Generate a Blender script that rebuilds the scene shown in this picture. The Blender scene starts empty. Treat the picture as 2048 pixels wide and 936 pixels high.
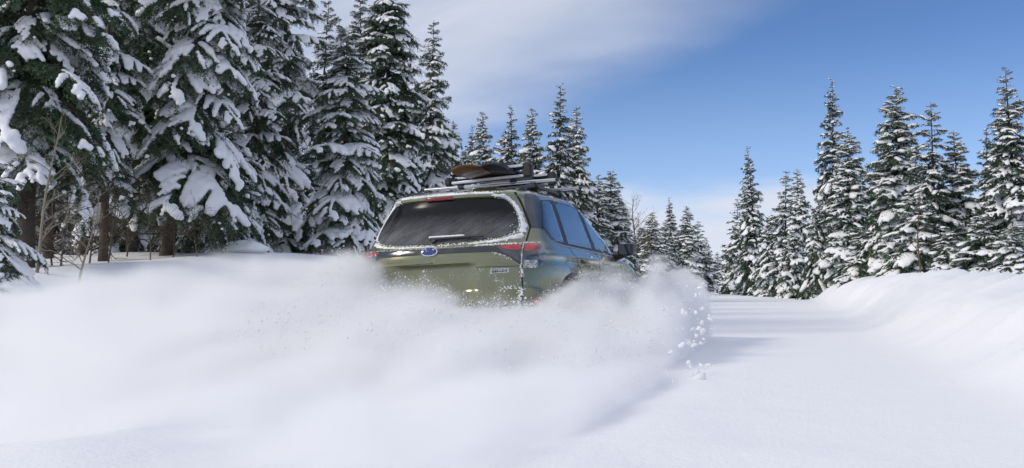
import bpy, bmesh, math, random
import numpy as np
from mathutils import Vector, Matrix, Euler
from mathutils.bvhtree import BVHTree

# ------------------------------------------------------------------ camera, sky, sun, exposure
SC = bpy.context.scene
COL = SC.collection
R_ = math.radians
CAM_Z, FPX, HORIZON = 0.55, 2000.0, 585.0
PITCH = math.atan((HORIZON - 468) / FPX)
cam = bpy.data.cameras.new('camera')
cam.sensor_width = 36.0
cam.lens = FPX / 2048 * 36.0
cam.clip_start, cam.clip_end = 0.1, 6000
cam_o = bpy.data.objects.new('camera', cam)
cam_o.location = (0, 0, CAM_Z)
cam_o.rotation_euler = (R_(90) + PITCH, 0, 0)
COL.objects.link(cam_o)
SC.camera = cam_o

SUN_EL, SUN_ROT = 34.0, -112.0            # the sun stands to the left, a little behind the camera, through thin cloud
world = bpy.data.worlds.new('World')
SC.world = world
world.use_nodes = True
wn, wl = world.node_tree.nodes, world.node_tree.links
wn.clear()
w_out = wn.new('ShaderNodeOutputWorld')
w_bg = wn.new('ShaderNodeBackground')
w_bg.inputs['Strength'].default_value = 0.10
sky = wn.new('ShaderNodeTexSky')
sky.sky_type = 'NISHITA'
sky.sun_disc = False
sky.sun_elevation = R_(SUN_EL)
sky.sun_rotation = R_(SUN_ROT)
sky.altitude = 4000
sky.air_density = 1.0
sky.dust_density = 0.35
sky.ozone_density = 6.0


def wmath(op, a, b=None, c=None, clamp=False):
    n = wn.new('ShaderNodeMath')
    n.operation = op
    n.use_clamp = clamp
    for i, v in enumerate((a, b, c)):
        if v is None:
            continue
        if isinstance(v, (int, float)):
            n.inputs[i].default_value = v
        else:
            wl.new(v, n.inputs[i])
    return n.outputs[0]


def wsmooth(v, a, b):
    n = wn.new('ShaderNodeMapRange')
    n.interpolation_type = 'SMOOTHSTEP'
    wl.new(v, n.inputs['Value'])
    n.inputs['From Min'].default_value = a
    n.inputs['From Max'].default_value = b
    return n.outputs['Result']


# thin cirrus: a cloud deck seen in perspective (direction divided by its height), combed into streaks
tc = wn.new('ShaderNodeTexCoord')
sx = wn.new('ShaderNodeSeparateXYZ')
wl.new(tc.outputs['Generated'], sx.inputs[0])
zc = wmath('ADD', wmath('MAXIMUM', sx.outputs['Z'], 0.0), 0.03)
cu = wmath('DIVIDE', sx.outputs['X'], zc)
cv = wmath('DIVIDE', sx.outputs['Y'], zc)
cb = wn.new('ShaderNodeCombineXYZ')
wl.new(cu, cb.inputs[0])
wl.new(cv, cb.inputs[1])
mpr = wn.new('ShaderNodeMapping')
mpr.inputs['Rotation'].default_value = (0, 0, R_(57))
wl.new(cb.outputs[0], mpr.inputs[0])
mp = wn.new('ShaderNodeMapping')
mp.inputs['Scale'].default_value = (0.32, 1.25, 1.0)
wl.new(mpr.outputs[0], mp.inputs[0])
n1 = wn.new('ShaderNodeTexNoise')
n1.inputs['Scale'].default_value = 1.1
n1.inputs['Detail'].default_value = 7
n1.inputs['Roughness'].default_value = 0.5
n1.inputs['Distortion'].default_value = 0.5
wl.new(mp.outputs[0], n1.inputs['Vector'])
n2 = wn.new('ShaderNodeTexNoise')
n2.inputs['Scale'].default_value = 0.8
n2.inputs['Detail'].default_value = 3
wl.new(cb.outputs[0], n2.inputs['Vector'])
# the cloud bank lies towards the sun side of the valley, the other side is clear
bank = wmath('ADD', wmath('MULTIPLY', cu, -1.0), wmath('MULTIPLY', cv, -0.40))
bank = wmath('ADD', bank, wmath('MULTIPLY', n2.outputs['Fac'], 1.2))
cover = wsmooth(bank, -1.75, -0.45)
cirrus = wmath('MULTIPLY', cover, wsmooth(n1.outputs['Fac'], 0.02, 0.62))
# low bank of cloud all round the horizon
n3 = wn.new('ShaderNodeTexNoise')
n3.inputs['Scale'].default_value = 5.0
n3.inputs['Detail'].default_value = 6
mp3 = wn.new('ShaderNodeMapping')
mp3.inputs['Scale'].default_value = (1, 1, 4.5)
wl.new(tc.outputs['Generated'], mp3.inputs[0])
wl.new(mp3.outputs[0], n3.inputs['Vector'])
lowv = wmath('SUBTRACT', wmath('MULTIPLY', n3.outputs['Fac'], 0.10), sx.outputs['Z'])
low = wmath('MULTIPLY', wsmooth(lowv, -0.065, -0.022), 0.95)
cl = wmath('MAXIMUM', wmath('MULTIPLY', cirrus, 0.85), low)
mix = wn.new('ShaderNodeMix')
mix.data_type = 'RGBA'
wl.new(cl, mix.inputs['Factor'])
veil = wmath('MULTIPLY', wsmooth(sx.outputs['Z'], 0.26, 0.02), 0.42)
mixv = wn.new('ShaderNodeMix')
mixv.data_type = 'RGBA'
wl.new(veil, mixv.inputs['Factor'])
wl.new(sky.outputs[0], mixv.inputs['A'])
mixv.inputs['B'].default_value = (5.0, 6.0, 7.4, 1)
wl.new(mixv.outputs['Result'], mix.inputs['A'])
mix.inputs['B'].default_value = (5.5, 5.8, 6.6, 1)
wl.new(mix.outputs['Result'], w_bg.inputs['Color'])
wl.new(w_bg.outputs[0], w_out.inputs['Surface'])

sun = bpy.data.lights.new('sun', 'SUN')
sun.energy = 1.5
sun.angle = R_(13)
sun.color = (1.0, 0.90, 0.78)
sun_o = bpy.data.objects.new('sun', sun)
sd = Vector((math.sin(R_(SUN_ROT)) * math.cos(R_(SUN_EL)), math.cos(R_(SUN_ROT)) * math.cos(R_(SUN_EL)), math.sin(R_(SUN_EL))))
sun_o.rotation_euler = sd.to_track_quat('Z', 'Y').to_euler()
sun_o.location = (-20, -10, 30)
COL.objects.link(sun_o)

vs = SC.view_settings
vs.view_transform = 'Standard'
vs.look = 'None'
vs.gamma = 1
vs.use_curve_mapping = False
vs.exposure = 0.40
cy = SC.cycles
cy.use_denoising = True
cy.max_bounces = 14
cy.diffuse_bounces = 3
cy.glossy_bounces = 3
cy.transmission_bounces = 4
cy.volume_bounces = 13
cy.transparent_max_bounces = 8
cy.use_adaptive_sampling = True
cy.adaptive_threshold = 0.02
cy.caustics_reflective = False
cy.caustics_refractive = False

rng = np.random.default_rng(11)
random.seed(5)


# ------------------------------------------------------------------ helpers
def tag(o, label=None, cat=None, group=None, kind=None):
    if label:
        o['label'] = label
    if cat:
        o['category'] = cat
    if group:
        o['group'] = group
    if kind:
        o['kind'] = kind
    return o


def empty(name, loc=(0, 0, 0)):
    o = bpy.data.objects.new(name, None)
    o.location = loc
    o.empty_display_size = 0.2
    COL.objects.link(o)
    return o


def mesh_obj(name, me, parent=None, mat=None):
    if mat is not None and not me.materials:
        me.materials.append(mat)
    o = bpy.data.objects.new(name, me)
    COL.objects.link(o)
    if parent is not None:
        o.parent = parent
    return o


def np_mesh(name, v, f, mat=None, smooth=True):
    """v (n,3); f (m,3) or (m,4) array or list of such arrays"""
    me = bpy.data.meshes.new(name)
    fs = f if isinstance(f, list) else [f]
    fs = [np.asarray(a) for a in fs if len(a)]
    v = np.asarray(v, dtype=np.float32)
    me.vertices.add(len(v))
    me.vertices.foreach_set('co', v.ravel())
    nl = sum(a.size for a in fs)
    npoly = sum(len(a) for a in fs)
    me.loops.add(nl)
    me.loops.foreach_set('vertex_index', np.concatenate([a.ravel() for a in fs]).astype(np.int32))
    me.polygons.add(npoly)
    tot = np.concatenate([np.full(len(a), a.shape[1]) for a in fs])
    st = np.concatenate([[0], np.cumsum(tot)[:-1]])
    me.polygons.foreach_set('loop_start', st.astype(np.int32))
    me.polygons.foreach_set('use_smooth', np.full(npoly, smooth))
    me.update(calc_edges=True)
    me.validate()
    if mat is not None:
        me.materials.append(mat)
    return me


def bm_mesh(name, bm, mat=None, smooth=True, sharp=None):
    me = bpy.data.meshes.new(name)
    bmesh.ops.recalc_face_normals(bm, faces=bm.faces)
    bm.to_mesh(me)
    bm.free()
    if smooth:
        me.polygons.foreach_set('use_smooth', [True] * len(me.polygons))
        if sharp:
            me.set_sharp_from_angle(angle=R_(sharp))
    if mat is not None:
        me.materials.append(mat)
    return me


def hash3(i, j, k, seed):
    n = (i * 374761393 + j * 668265263 + k * 2147483647 + seed * 974634777) & 0xFFFFFFFF
    n = ((n ^ (n >> 13)) * 1274126177) & 0xFFFFFFFF
    n = n ^ (n >> 16)
    return (n & 0xFFFF) / 65535.0


def vnoise(x, y, z=0.0, seed=0):
    x, y, z = np.broadcast_arrays(np.asarray(x, float), np.asarray(y, float), np.asarray(z, float))
    xi, yi, zi = np.floor(x).astype(np.int64), np.floor(y).astype(np.int64), np.floor(z).astype(np.int64)
    fx, fy, fz = x - xi, y - yi, z - zi
    fx, fy, fz = fx * fx * (3 - 2 * fx), fy * fy * (3 - 2 * fy), fz * fz * (3 - 2 * fz)
    r = 0
    for a in (0, 1):
        wx = fx if a else 1 - fx
        for b in (0, 1):
            wy = fy if b else 1 - fy
            for c in (0, 1):
                r = r + wx * wy * (fz if c else 1 - fz) * hash3(xi + a, yi + b, zi + c, seed)
    return r


def fbm(x, y, z=0.0, seed=0, oct=4, gain=0.5):
    r, a, t = 0, 1.0, 0
    for o in range(oct):
        r = r + a * vnoise(np.asarray(x) * 2 ** o, np.asarray(y) * 2 ** o, np.asarray(z) * 2 ** o, seed + o)
        t += a
        a *= gain
    return r / t


def sstep(x, a, b):
    t = np.clip((x - a) / (b - a), 0, 1)
    return t * t * (3 - 2 * t)


def tube(path, rad, sides=6, cap=True):
    """verts, faces of a tapered tube along path (n,3) with radii (n,)"""
    path = np.asarray(path, float)
    rad = np.broadcast_to(np.asarray(rad, float), (len(path),))
    n = len(path)
    tg = np.gradient(path, axis=0)
    tg /= np.linalg.norm(tg, axis=1, keepdims=True) + 1e-9
    up = np.array([0.0, 0.0, 1.0])
    if abs(tg[0] @ up) > 0.9:
        up = np.array([1.0, 0, 0])
    a = np.cross(tg, up)
    a /= np.linalg.norm(a, axis=1, keepdims=True) + 1e-9
    b = np.cross(tg, a)
    th = np.arange(sides) / sides * 2 * np.pi
    v = path[:, None] + rad[:, None, None] * (np.cos(th)[None, :, None] * a[:, None] + np.sin(th)[None, :, None] * b[:, None])
    v = v.reshape(-1, 3)
    f = []
    for i in range(n - 1):
        for j in range(sides):
            k = (j + 1) % sides
            f.append((i * sides + j, i * sides + k, (i + 1) * sides + k, (i + 1) * sides + j))
    if cap:
        v = np.vstack([v, path[0], path[-1]])
        c0, c1 = len(v) - 2, len(v) - 1
        for j in range(sides):
            k = (j + 1) % sides
            f.append((j, c0, c0, k)[:1] + (c0, k, k)[:0] + (c0, k, j)[:0] if False else (k, j, c0, c0))
            f.append(((n - 1) * sides + j, (n - 1) * sides + k, c1, c1))
    return v, f


class Soup:
    """collects vertices and faces (tris and quads) of ONE mesh"""

    def __init__(s):
        s.v, s.q, s.t, s.n = [], [], [], 0

    def add(s, v, f):
        v = np.asarray(v, float)
        for a in f:
            a = tuple(a)
            if len(a) == 4 and a[2] == a[3]:
                a = a[:3]
            (s.q if len(a) == 4 else s.t).append([i + s.n for i in a])
        s.v.append(v)
        s.n += len(v)

    def addn(s, v, f):
        f = np.asarray(f)
        (s.q if f.shape[1] == 4 else s.t).extend((f + s.n).tolist())
        s.v.append(np.asarray(v, float))
        s.n += len(v)

    def tube(s, path, rad, sides=6):
        s.add(*tube(path, rad, sides))

    def mesh(s, name, mat=None, smooth=True, sharp=None):
        fs = []
        if s.q:
            fs.append(np.array(s.q))
        if s.t:
            fs.append(np.array(s.t))
        me = np_mesh(name, np.concatenate(s.v), fs, mat, smooth)
        if sharp:
            me.set_sharp_from_angle(angle=R_(sharp))
        return me


def ico(sub=1):
    bm = bmesh.new()
    bmesh.ops.create_icosphere(bm, subdivisions=sub, radius=1)
    v = np.array([x.co[:] for x in bm.verts])
    f = np.array([[x.index for x in p.verts] for p in bm.faces])
    bm.free()
    return v, f


ICO1, ICO2 = ico(1), ico(2)


def evaluated(obj):
    dg = bpy.context.evaluated_depsgraph_get()
    return bpy.data.meshes.new_from_object(obj.evaluated_get(dg), depsgraph=dg)


# ------------------------------------------------------------------ materials
def mat_new(name):
    m = bpy.data.materials.new(name)
    m.use_nodes = True
    nt = m.node_tree
    return m, nt, nt.nodes['Principled BSDF']


def nd(nt, t, **kw):
    n = nt.nodes.new(t)
    for k, v in kw.items():
        if k in n.inputs:
            n.inputs[k].default_value = v
        else:
            setattr(n, k, v)
    return n


def simple(name, col, rough=0.5, metal=0.0, var=0.15, scale=6.0, bump=0.0, bscale=60.0, coat=0.0, spec=0.5, wear=0.0):
    m, nt, b = mat_new(name)
    t = nd(nt, 'ShaderNodeTexCoord')
    n = nd(nt, 'ShaderNodeTexNoise', Scale=scale, Detail=4.0)
    nt.links.new(t.outputs['Object'], n.inputs['Vector'])
    r = nd(nt, 'ShaderNodeMix', data_type='RGBA')
    c0 = [max(0, c * (1 - var)) for c in col]
    c1 = [min(1, c * (1 + var)) for c in col]
    r.inputs['A'].default_value = (*c0, 1)
    r.inputs['B'].default_value = (*c1, 1)
    nt.links.new(n.outputs['Fac'], r.inputs['Factor'])
    nt.links.new(r.outputs['Result'], b.inputs['Base Color'])
    b.inputs['Roughness'].default_value = rough
    b.inputs['Metallic'].default_value = metal
    b.inputs['Coat Weight'].default_value = coat
    b.inputs['Specular IOR Level'].default_value = spec
    if bump:
        n2 = nd(nt, 'ShaderNodeTexNoise', Scale=bscale, Detail=3.0)
        nt.links.new(t.outputs['Object'], n2.inputs['Vector'])
        bp = nd(nt, 'ShaderNodeBump', Strength=bump, Distance=0.01)
        nt.links.new(n2.outputs['Fac'], bp.inputs['Height'])
        nt.links.new(bp.outputs[0], b.inputs['Normal'])
    return m


def frosted(name, col, rough, metal, coat, amount, scale=38.0, low=None, spec=0.5, rearonly=True, soft=0.17):
    """a painted or glazed surface with powder snow stuck to it in grains; thicker low on the rear"""
    m, nt, b = mat_new(name)
    L = nt.links
    t = nd(nt, 'ShaderNodeTexCoord')
    n1 = nd(nt, 'ShaderNodeTexNoise', Scale=scale * 3.2, Detail=3.0)
    n2 = nd(nt, 'ShaderNodeTexNoise', Scale=scale * 0.16, Detail=5.0, Roughness=0.6)
    L.new(t.outputs['Object'], n1.inputs['Vector'])
    L.new(t.outputs['Object'], n2.inputs['Vector'])
    s = nd(nt, 'ShaderNodeMath', operation='MULTIPLY_ADD')
    L.new(n2.outputs['Fac'], s.inputs[0])
    s.inputs[1].default_value = 0.9
    L.new(n1.outputs['Fac'], s.inputs[2])
    sep = nd(nt, 'ShaderNodeSeparateXYZ')
    L.new(t.outputs['Object'], sep.inputs[0])
    src = s.outputs[0]
    if low is not None:
        lo = nd(nt, 'ShaderNodeMapRange')
        L.new(sep.outputs['Z'], lo.inputs['Value'])
        lo.inputs['From Min'].default_value = low[0]
        lo.inputs['From Max'].default_value = low[1]
        lo.inputs['To Min'].default_value = low[2]
        lo.inputs['To Max'].default_value = 0.0
        ad = nd(nt, 'ShaderNodeMath', operation='ADD')
        L.new(src, ad.inputs[0])
        L.new(lo.outputs[0], ad.inputs[1])
        src = ad.outputs[0]
    if rearonly:
        nr = nd(nt, 'ShaderNodeSeparateXYZ')
        L.new(t.outputs['Normal'], nr.inputs[0])
        rr = nd(nt, 'ShaderNodeMapRange')
        L.new(nr.outputs['Y'], rr.inputs['Value'])
        rr.inputs['From Min'].default_value = -0.15
        rr.inputs['From Max'].default_value = -0.75
        rr.inputs['To Min'].default_value = -0.22
        rr.inputs['To Max'].default_value = 0.0
        ad = nd(nt, 'ShaderNodeMath', operation='ADD')
        L.new(src, ad.inputs[0])
        L.new(rr.outputs[0], ad.inputs[1])
        src = ad.outputs[0]
    mr = nd(nt, 'ShaderNodeMapRange', interpolation_type='SMOOTHSTEP')
    L.new(src, mr.inputs['Value'])
    mr.inputs['From Min'].default_value = 1.25 - amount
    mr.inputs['From Max'].default_value = 1.25 + soft - amount
    mx = nd(nt, 'ShaderNodeMix', data_type='RGBA')
    mx.inputs['A'].default_value = (*col, 1)
    mx.inputs['B'].default_value = (0.82, 0.84, 0.86, 1)
    L.new(mr.outputs[0], mx.inputs['Factor'])
    L.new(mx.outputs['Result'], b.inputs['Base Color'])
    rg = nd(nt, 'ShaderNodeMapRange')
    L.new(mr.outputs[0], rg.inputs['Value'])
    rg.inputs['To Min'].default_value = rough
    rg.inputs['To Max'].default_value = 0.85
    L.new(rg.outputs[0], b.inputs['Roughness'])
    iv = nd(nt, 'ShaderNodeMapRange')
    L.new(mr.outputs[0], iv.inputs['Value'])
    iv.inputs['To Min'].default_value = metal
    iv.inputs['To Max'].default_value = 0
    L.new(iv.outputs[0], b.inputs['Metallic'])
    cw = nd(nt, 'ShaderNodeMapRange')
    L.new(mr.outputs[0], cw.inputs['Value'])
    cw.inputs['To Min'].default_value = coat
    cw.inputs['To Max'].default_value = 0
    L.new(cw.outputs[0], b.inputs['Coat Weight'])
    b.inputs['Coat Roughness'].default_value = 0.03
    b.inputs['Coat IOR'].default_value = 1.8
    b.inputs['Specular IOR Level'].default_value = spec
    bp = nd(nt, 'ShaderNodeBump', Strength=0.6, Distance=0.004)
    L.new(mr.outputs[0], bp.inputs['Height'])
    L.new(bp.outputs[0], b.inputs['Normal'])
    return m


def snow_mat(name, col=(0.86, 0.87, 0.90), bumps=((9.0, 0.25, 0.02), (90.0, 0.3, 0.004))):
    m, nt, b = mat_new(name)
    t = nd(nt, 'ShaderNodeTexCoord')
    b.inputs['Roughness'].default_value = 0.75
    b.inputs['Specular IOR Level'].default_value = 0.25
    n = nd(nt, 'ShaderNodeTexNoise', Scale=1.3, Detail=5.0)
    nt.links.new(t.outputs['Object'], n.inputs['Vector'])
    r = nd(nt, 'ShaderNodeMix', data_type='RGBA')
    r.inputs['A'].default_value = (*[c * 0.97 for c in col], 1)
    r.inputs['B'].default_value = (*col, 1)
    nt.links.new(n.outputs['Fac'], r.inputs['Factor'])
    nt.links.new(r.outputs['Result'], b.inputs['Base Color'])
    prev = None
    for sc_, st, di in bumps:
        nn = nd(nt, 'ShaderNodeTexNoise', Scale=sc_, Detail=4.0)
        nt.links.new(t.outputs['Object'], nn.inputs['Vector'])
        bp = nd(nt, 'ShaderNodeBump', Strength=st, Distance=di)
        nt.links.new(nn.outputs['Fac'], bp.inputs['Height'])
        if prev is not None:
            nt.links.new(prev, bp.inputs['Normal'])
        prev = bp.outputs[0]
    nt.links.new(prev, b.inputs['Normal'])
    return m


def dusty_glass(name):
    """tinted glass with a film of blown powder, thicker towards the bottom, wiped in faint arcs"""
    m, nt, b = mat_new(name)
    L = nt.links
    t = nd(nt, 'ShaderNodeTexCoord')
    mp_ = nd(nt, 'ShaderNodeMapping')
    mp_.inputs['Rotation'].default_value = (0, R_(35), 0)
    L.new(t.outputs['Object'], mp_.inputs[0])
    mp2 = nd(nt, 'ShaderNodeMapping')
    mp2.inputs['Scale'].default_value = (2.0, 2.0, 9.0)
    L.new(mp_.outputs[0], mp2.inputs[0])
    n1_ = nd(nt, 'ShaderNodeTexNoise', Scale=2.2, Detail=7.0, Roughness=0.62)
    L.new(mp2.outputs[0], n1_.inputs['Vector'])
    n2_ = nd(nt, 'ShaderNodeTexNoise', Scale=170.0, Detail=2.0)
    L.new(t.outputs['Object'], n2_.inputs['Vector'])
    sep = nd(nt, 'ShaderNodeSeparateXYZ')
    L.new(t.outputs['Object'], sep.inputs[0])
    lo = nd(nt, 'ShaderNodeMapRange', interpolation_type='SMOOTHSTEP')
    L.new(sep.outputs['Z'], lo.inputs['Value'])
    lo.inputs['From Min'].default_value = 1.47
    lo.inputs['From Max'].default_value = 1.16
    mu = nd(nt, 'ShaderNodeMath', operation='MULTIPLY')
    L.new(lo.outputs[0], mu.inputs[0])
    L.new(n1_.outputs['Fac'], mu.inputs[1])
    mu2 = nd(nt, 'ShaderNodeMath', operation='MULTIPLY')
    L.new(mu.outputs[0], mu2.inputs[0])
    L.new(n2_.outputs['Fac'], mu2.inputs[1])
    mr = nd(nt, 'ShaderNodeMapRange')
    L.new(mu2.outputs[0], mr.inputs['Value'])
    mr.inputs['From Min'].default_value = 0.04
    mr.inputs['From Max'].default_value = 0.55
    mr.inputs['To Max'].default_value = 0.34
    mx = nd(nt, 'ShaderNodeMix', data_type='RGBA')
    mx.inputs['A'].default_value = (0.007, 0.008, 0.009, 1)
    mx.inputs['B'].default_value = (0.62, 0.63, 0.66, 1)
    L.new(mr.outputs[0], mx.inputs['Factor'])
    L.new(mx.outputs['Result'], b.inputs['Base Color'])
    b.inputs['Roughness'].default_value = 0.16
    b.inputs['Specular IOR Level'].default_value = 0.22
    return m


M = {}
M['rear_glass'] = dusty_glass('tinted_rear_glass')
M['ground_snow'] = snow_mat('ground_snow', bumps=((2.2, 0.35, 0.03), (14.0, 0.35, 0.010), (55.0, 0.5, 0.006), (170.0, 0.5, 0.003)))
M['snow'] = snow_mat('tree_snow', (0.86, 0.87, 0.89))
M['needles'] = simple('spruce_needles', (0.044, 0.086, 0.036), 0.6, var=0.5, scale=1.7)
M['ice'] = bpy.data.materials.new('flying_snow')
M['ice'].use_nodes = True
_nt = M['ice'].node_tree
_nt.nodes.clear()
_o = _nt.nodes.new('ShaderNodeOutputMaterial')
_d = _nt.nodes.new('ShaderNodeBsdfDiffuse')
_t = _nt.nodes.new('ShaderNodeBsdfTranslucent')
_n = nd(_nt, 'ShaderNodeTexNoise', Scale=30.0)
_r = nd(_nt, 'ShaderNodeMix', data_type='RGBA')
_r.inputs['A'].default_value = (.93, .935, .95, 1)
_r.inputs['B'].default_value = (.97, .975, .98, 1)
_nt.links.new(_n.outputs['Fac'], _r.inputs['Factor'])
_m = nd(_nt, 'ShaderNodeMixShader')
_m.inputs[0].default_value = .45
for _s in (_d, _t):
    _nt.links.new(_r.outputs['Result'], _s.inputs['Color'])
_nt.links.new(_d.outputs[0], _m.inputs[1])
_nt.links.new(_t.outputs[0], _m.inputs[2])
_nt.links.new(_m.outputs[0], _o.inputs['Surface'])
M['needles_dark'] = simple('spruce_needles_dark', (0.029, 0.056, 0.029), 0.6, var=0.5, scale=1.7)
M['bark'] = simple('spruce_bark', (0.075, 0.058, 0.047), 0.9, var=0.45, scale=14, bump=0.8, bscale=30)
M['aspen'] = simple('pale_bark', (0.24, 0.21, 0.16), 0.85, var=0.4, scale=12, bump=0.5, bscale=40)
M['twig'] = simple('bare_twig', (0.11, 0.085, 0.062), 0.9, var=0.3, scale=10)
M['paint'] = frosted('green_paint', (0.150, 0.155, 0.066), 0.20, 0.30, 1.0, 0.085, low=(0.45, 1.0, 0.16))
M['side_glass'] = simple('tinted_side_glass', (0.008, 0.010, 0.013), 0.015, var=0.1, coat=1.0, spec=0.8)
M['black_gloss'] = frosted('black_trim_gloss', (0.012, 0.012, 0.014), 0.18, 0.0, 0.6, 0.0, scale=60)
M['black_frost'] = frosted('black_trim_frosted', (0.015, 0.015, 0.018), 0.25, 0.0, 0.5, 0.03, scale=34, rearonly=False)
M['snowy_panel'] = frosted('trim_caked_with_snow', (0.05, 0.05, 0.055), 0.4, 0.0, 0.0, 0.42, scale=50, rearonly=False)
M['plastic'] = simple('black_plastic', (0.018, 0.018, 0.020), 0.45, var=0.3, scale=20, bump=0.2, bscale=300)
M['rubber'] = simple('tyre_rubber', (0.015, 0.015, 0.016), 0.8, var=0.3, bump=0.4, bscale=80)
M['alu'] = simple('brushed_aluminium', (0.62, 0.63, 0.65), 0.32, 1.0, var=0.12, scale=15, bump=0.1, bscale=120)
M['rim'] = simple('grey_alloy', (0.22, 0.22, 0.23), 0.35, 0.9, var=0.1)
M['chrome'] = simple('chrome', (0.78, 0.79, 0.81), 0.1, 1.0, var=0.05)
M['mirror_glass'] = simple('mirror_glass', (0.12, 0.13, 0.14), 0.05, 1.0, var=0.05)
M['red'] = frosted('red_lens', (0.42, 0.012, 0.012), 0.12, 0.0, 1.0, -0.05, scale=55)
M['red_dark'] = frosted('dark_red_lens', (0.20, 0.010, 0.012), 0.2, 0.0, 0.4, 0.02, scale=50)
M['red_bright'] = simple('red_lens_core', (0.62, 0.035, 0.02), 0.15, var=0.25, scale=30, coat=1.0)
M['lens_smoke'] = frosted('smoked_lens', (0.03, 0.03, 0.035), 0.1, 0.0, 1.0, 0.08, scale=45)
M['clear_lens'] = simple('clear_lens', (0.16, 0.17, 0.19), 0.06, 0.5, var=0.3, scale=10, coat=1.0)
M['blue_enamel'] = simple('blue_enamel', (0.012, 0.03, 0.16), 0.15, var=0.2, coat=1.0)
M['white_paint'] = simple('white_enamel', (0.75, 0.75, 0.76), 0.4, var=0.05)
M['wood'] = simple('orange_board_top', (0.17, 0.062, 0.026), 0.4, var=0.75, scale=9, coat=0.3)
M['board_black'] = simple('black_board_top', (0.020, 0.020, 0.024), 0.35, var=0.4, scale=5, coat=0.3)
M['board_grey'] = simple('slate_board_base', (0.055, 0.06, 0.075), 0.4, var=0.4, scale=5)
M['seal'] = simple('panel_gap', (0.006, 0.006, 0.006), 0.8, var=0.1)
M['interior'] = simple('cabin_fabric', (0.03, 0.03, 0.033), 0.9, var=0.3)


# ------------------------------------------------------------------ terrain: road along a line 16 degrees to the right, banks both sides
CA, SA = math.cos(R_(16)), math.sin(R_(16))


def road_coord(x, y):
    t = x * CA - y * SA
    s = x * SA + y * CA
    t = t + 0.0006 * np.maximum(s - 25, 0) ** 2 * (s < 120) + (0.0006 * 95 ** 2) * (s >= 120)
    return t, s


def ground_h(x, y):
    x = np.asarray(x, float)
    y = np.asarray(y, float)
    t, s = road_coord(x, y)
    lump = fbm(x * 0.35, y * 0.35, 0, 3, 4)
    h = 0.05 * (fbm(x * 0.3, y * 0.16, 0, 8, 2) - 0.5) * (1 - .7 * sstep(s, 15, 40))
    # left bank and forest floor
    tl = t + 0.5 * (fbm(s * 0.15, t * 0.1, 0, 21, 2) - 0.5)
    hl = np.interp(s, [4, 9, 13, 20], [.55, .74, 1.16, 1.18]) * sstep(-tl, 4.9, 8.0) + 0.02 * np.maximum(-tl - 9, 0) ** 1.0 * (np.minimum(np.maximum(s, 0), 60) / 60)
    hl = hl + 0.30 * (lump - 0.5) * sstep(-tl, 5.5, 8.5)
    # right bank: a ploughed ridge with soft scallops, falling a little behind it
    tr = t + 0.35 * (fbm(s * 0.22, 3.0, 0, 33, 3) - 0.5)
    crest = 0.40 + 0.42 * sstep(s, 13, 24) + 0.26 * (fbm(s * 0.12, 7.0, 0, 41, 3) - 0.5)
    hr = crest * sstep(tr, 0.7, 3.0) - 0.12 * sstep(tr, 3.2, 5.5)
    sc = fbm(s * 0.55 + t * 0.9, t * 0.5, 0, 55, 2)
    hr = hr + 0.12 * (sc - 0.5) * sstep(tr, 1.1, 2.2) * (1 - 0.5 * sstep(tr, 3, 5))
    rid = 1 - np.abs(2 * vnoise(s * 1.25 - t * 1.5, t * 0.25, 0, 57) - 1)
    hr = hr + 0.30 * rid ** 1.5 * sstep(tr, 1.0, 2.0) * (1 - sstep(tr, 3.0, 4.0))
    hr = hr + 0.35 * (lump - 0.5) * sstep(tr, 3.5, 7)
    # low windrow and hollow, relief added to make gentle shading on the left
    wr = np.exp(-((x + 1.55 + .10 * (y - 5)) / .42) ** 2) * sstep(y, 1.5, 3.5) * (1 - sstep(y, 7.5, 10))
    hol = np.exp(-((x + 3.0 + .12 * (y - 5)) / .8) ** 2) * sstep(y, 3.0, 5) * (1 - sstep(y, 8, 11))
    chop = fbm(x * 1.7, y * 1.3, 0, 77, 3) - .5
    h = h + wr * (.05 + .08 * chop) - .12 * hol + .06 * chop * sstep(x, -5, -2) * (1 - sstep(x, .6, 1.6)) * sstep(y, 2, 4) * (1 - sstep(y, 9, 12))
    # old wheel track furrows on the road near the car's wake
    far = sstep(np.hypot(x, y), 150, 600)
    h = h + 0.0055 * np.clip(s - 22, 0, 90)
    return h + hl + hr + far * 0.6


def build_ground():
    def axis(lo, hi, n1, ext, n2):
        a = np.linspace(lo, hi, n1)
        g = np.geomspace(1.0, ext, n2 + 1)[1:]
        st = a[1] - a[0]
        k = (g - 1)
        return np.concatenate([(lo - k[::-1] * st * 3), a, hi + k * st * 3])
    xs = axis(-12, 20, 300, 5000, 60)
    ys = axis(0.5, 50, 420, 5000, 60)
    X, Y = np.meshgrid(xs, ys)
    Z = ground_h(X, Y)
    v = np.c_[X.ravel(), Y.ravel(), Z.ravel()]
    nx, ny = len(xs), len(ys)
    i = np.arange(nx - 1)[None] + nx * np.arange(ny - 1)[:, None]
    i = i.ravel()
    f = np.c_[i, i + 1, i + nx + 1, i + nx]
    o = mesh_obj('snow_ground', np_mesh('snow_ground', v, f, M['ground_snow']))
    tag(o, 'deep untouched snow over the road and its banks', kind='structure')
    return o


build_ground()


def at(px, py, d):
    """world point on the ray of a photograph pixel at distance d along +Y"""
    a = (px - 1024) / FPX
    b = (468 - py) / FPX
    c, s = math.cos(PITCH), math.sin(PITCH)
    v = np.array([a, c - b * s, s + b * c])
    v *= d / v[1]
    return v + np.array([0, 0, CAM_Z])


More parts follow.
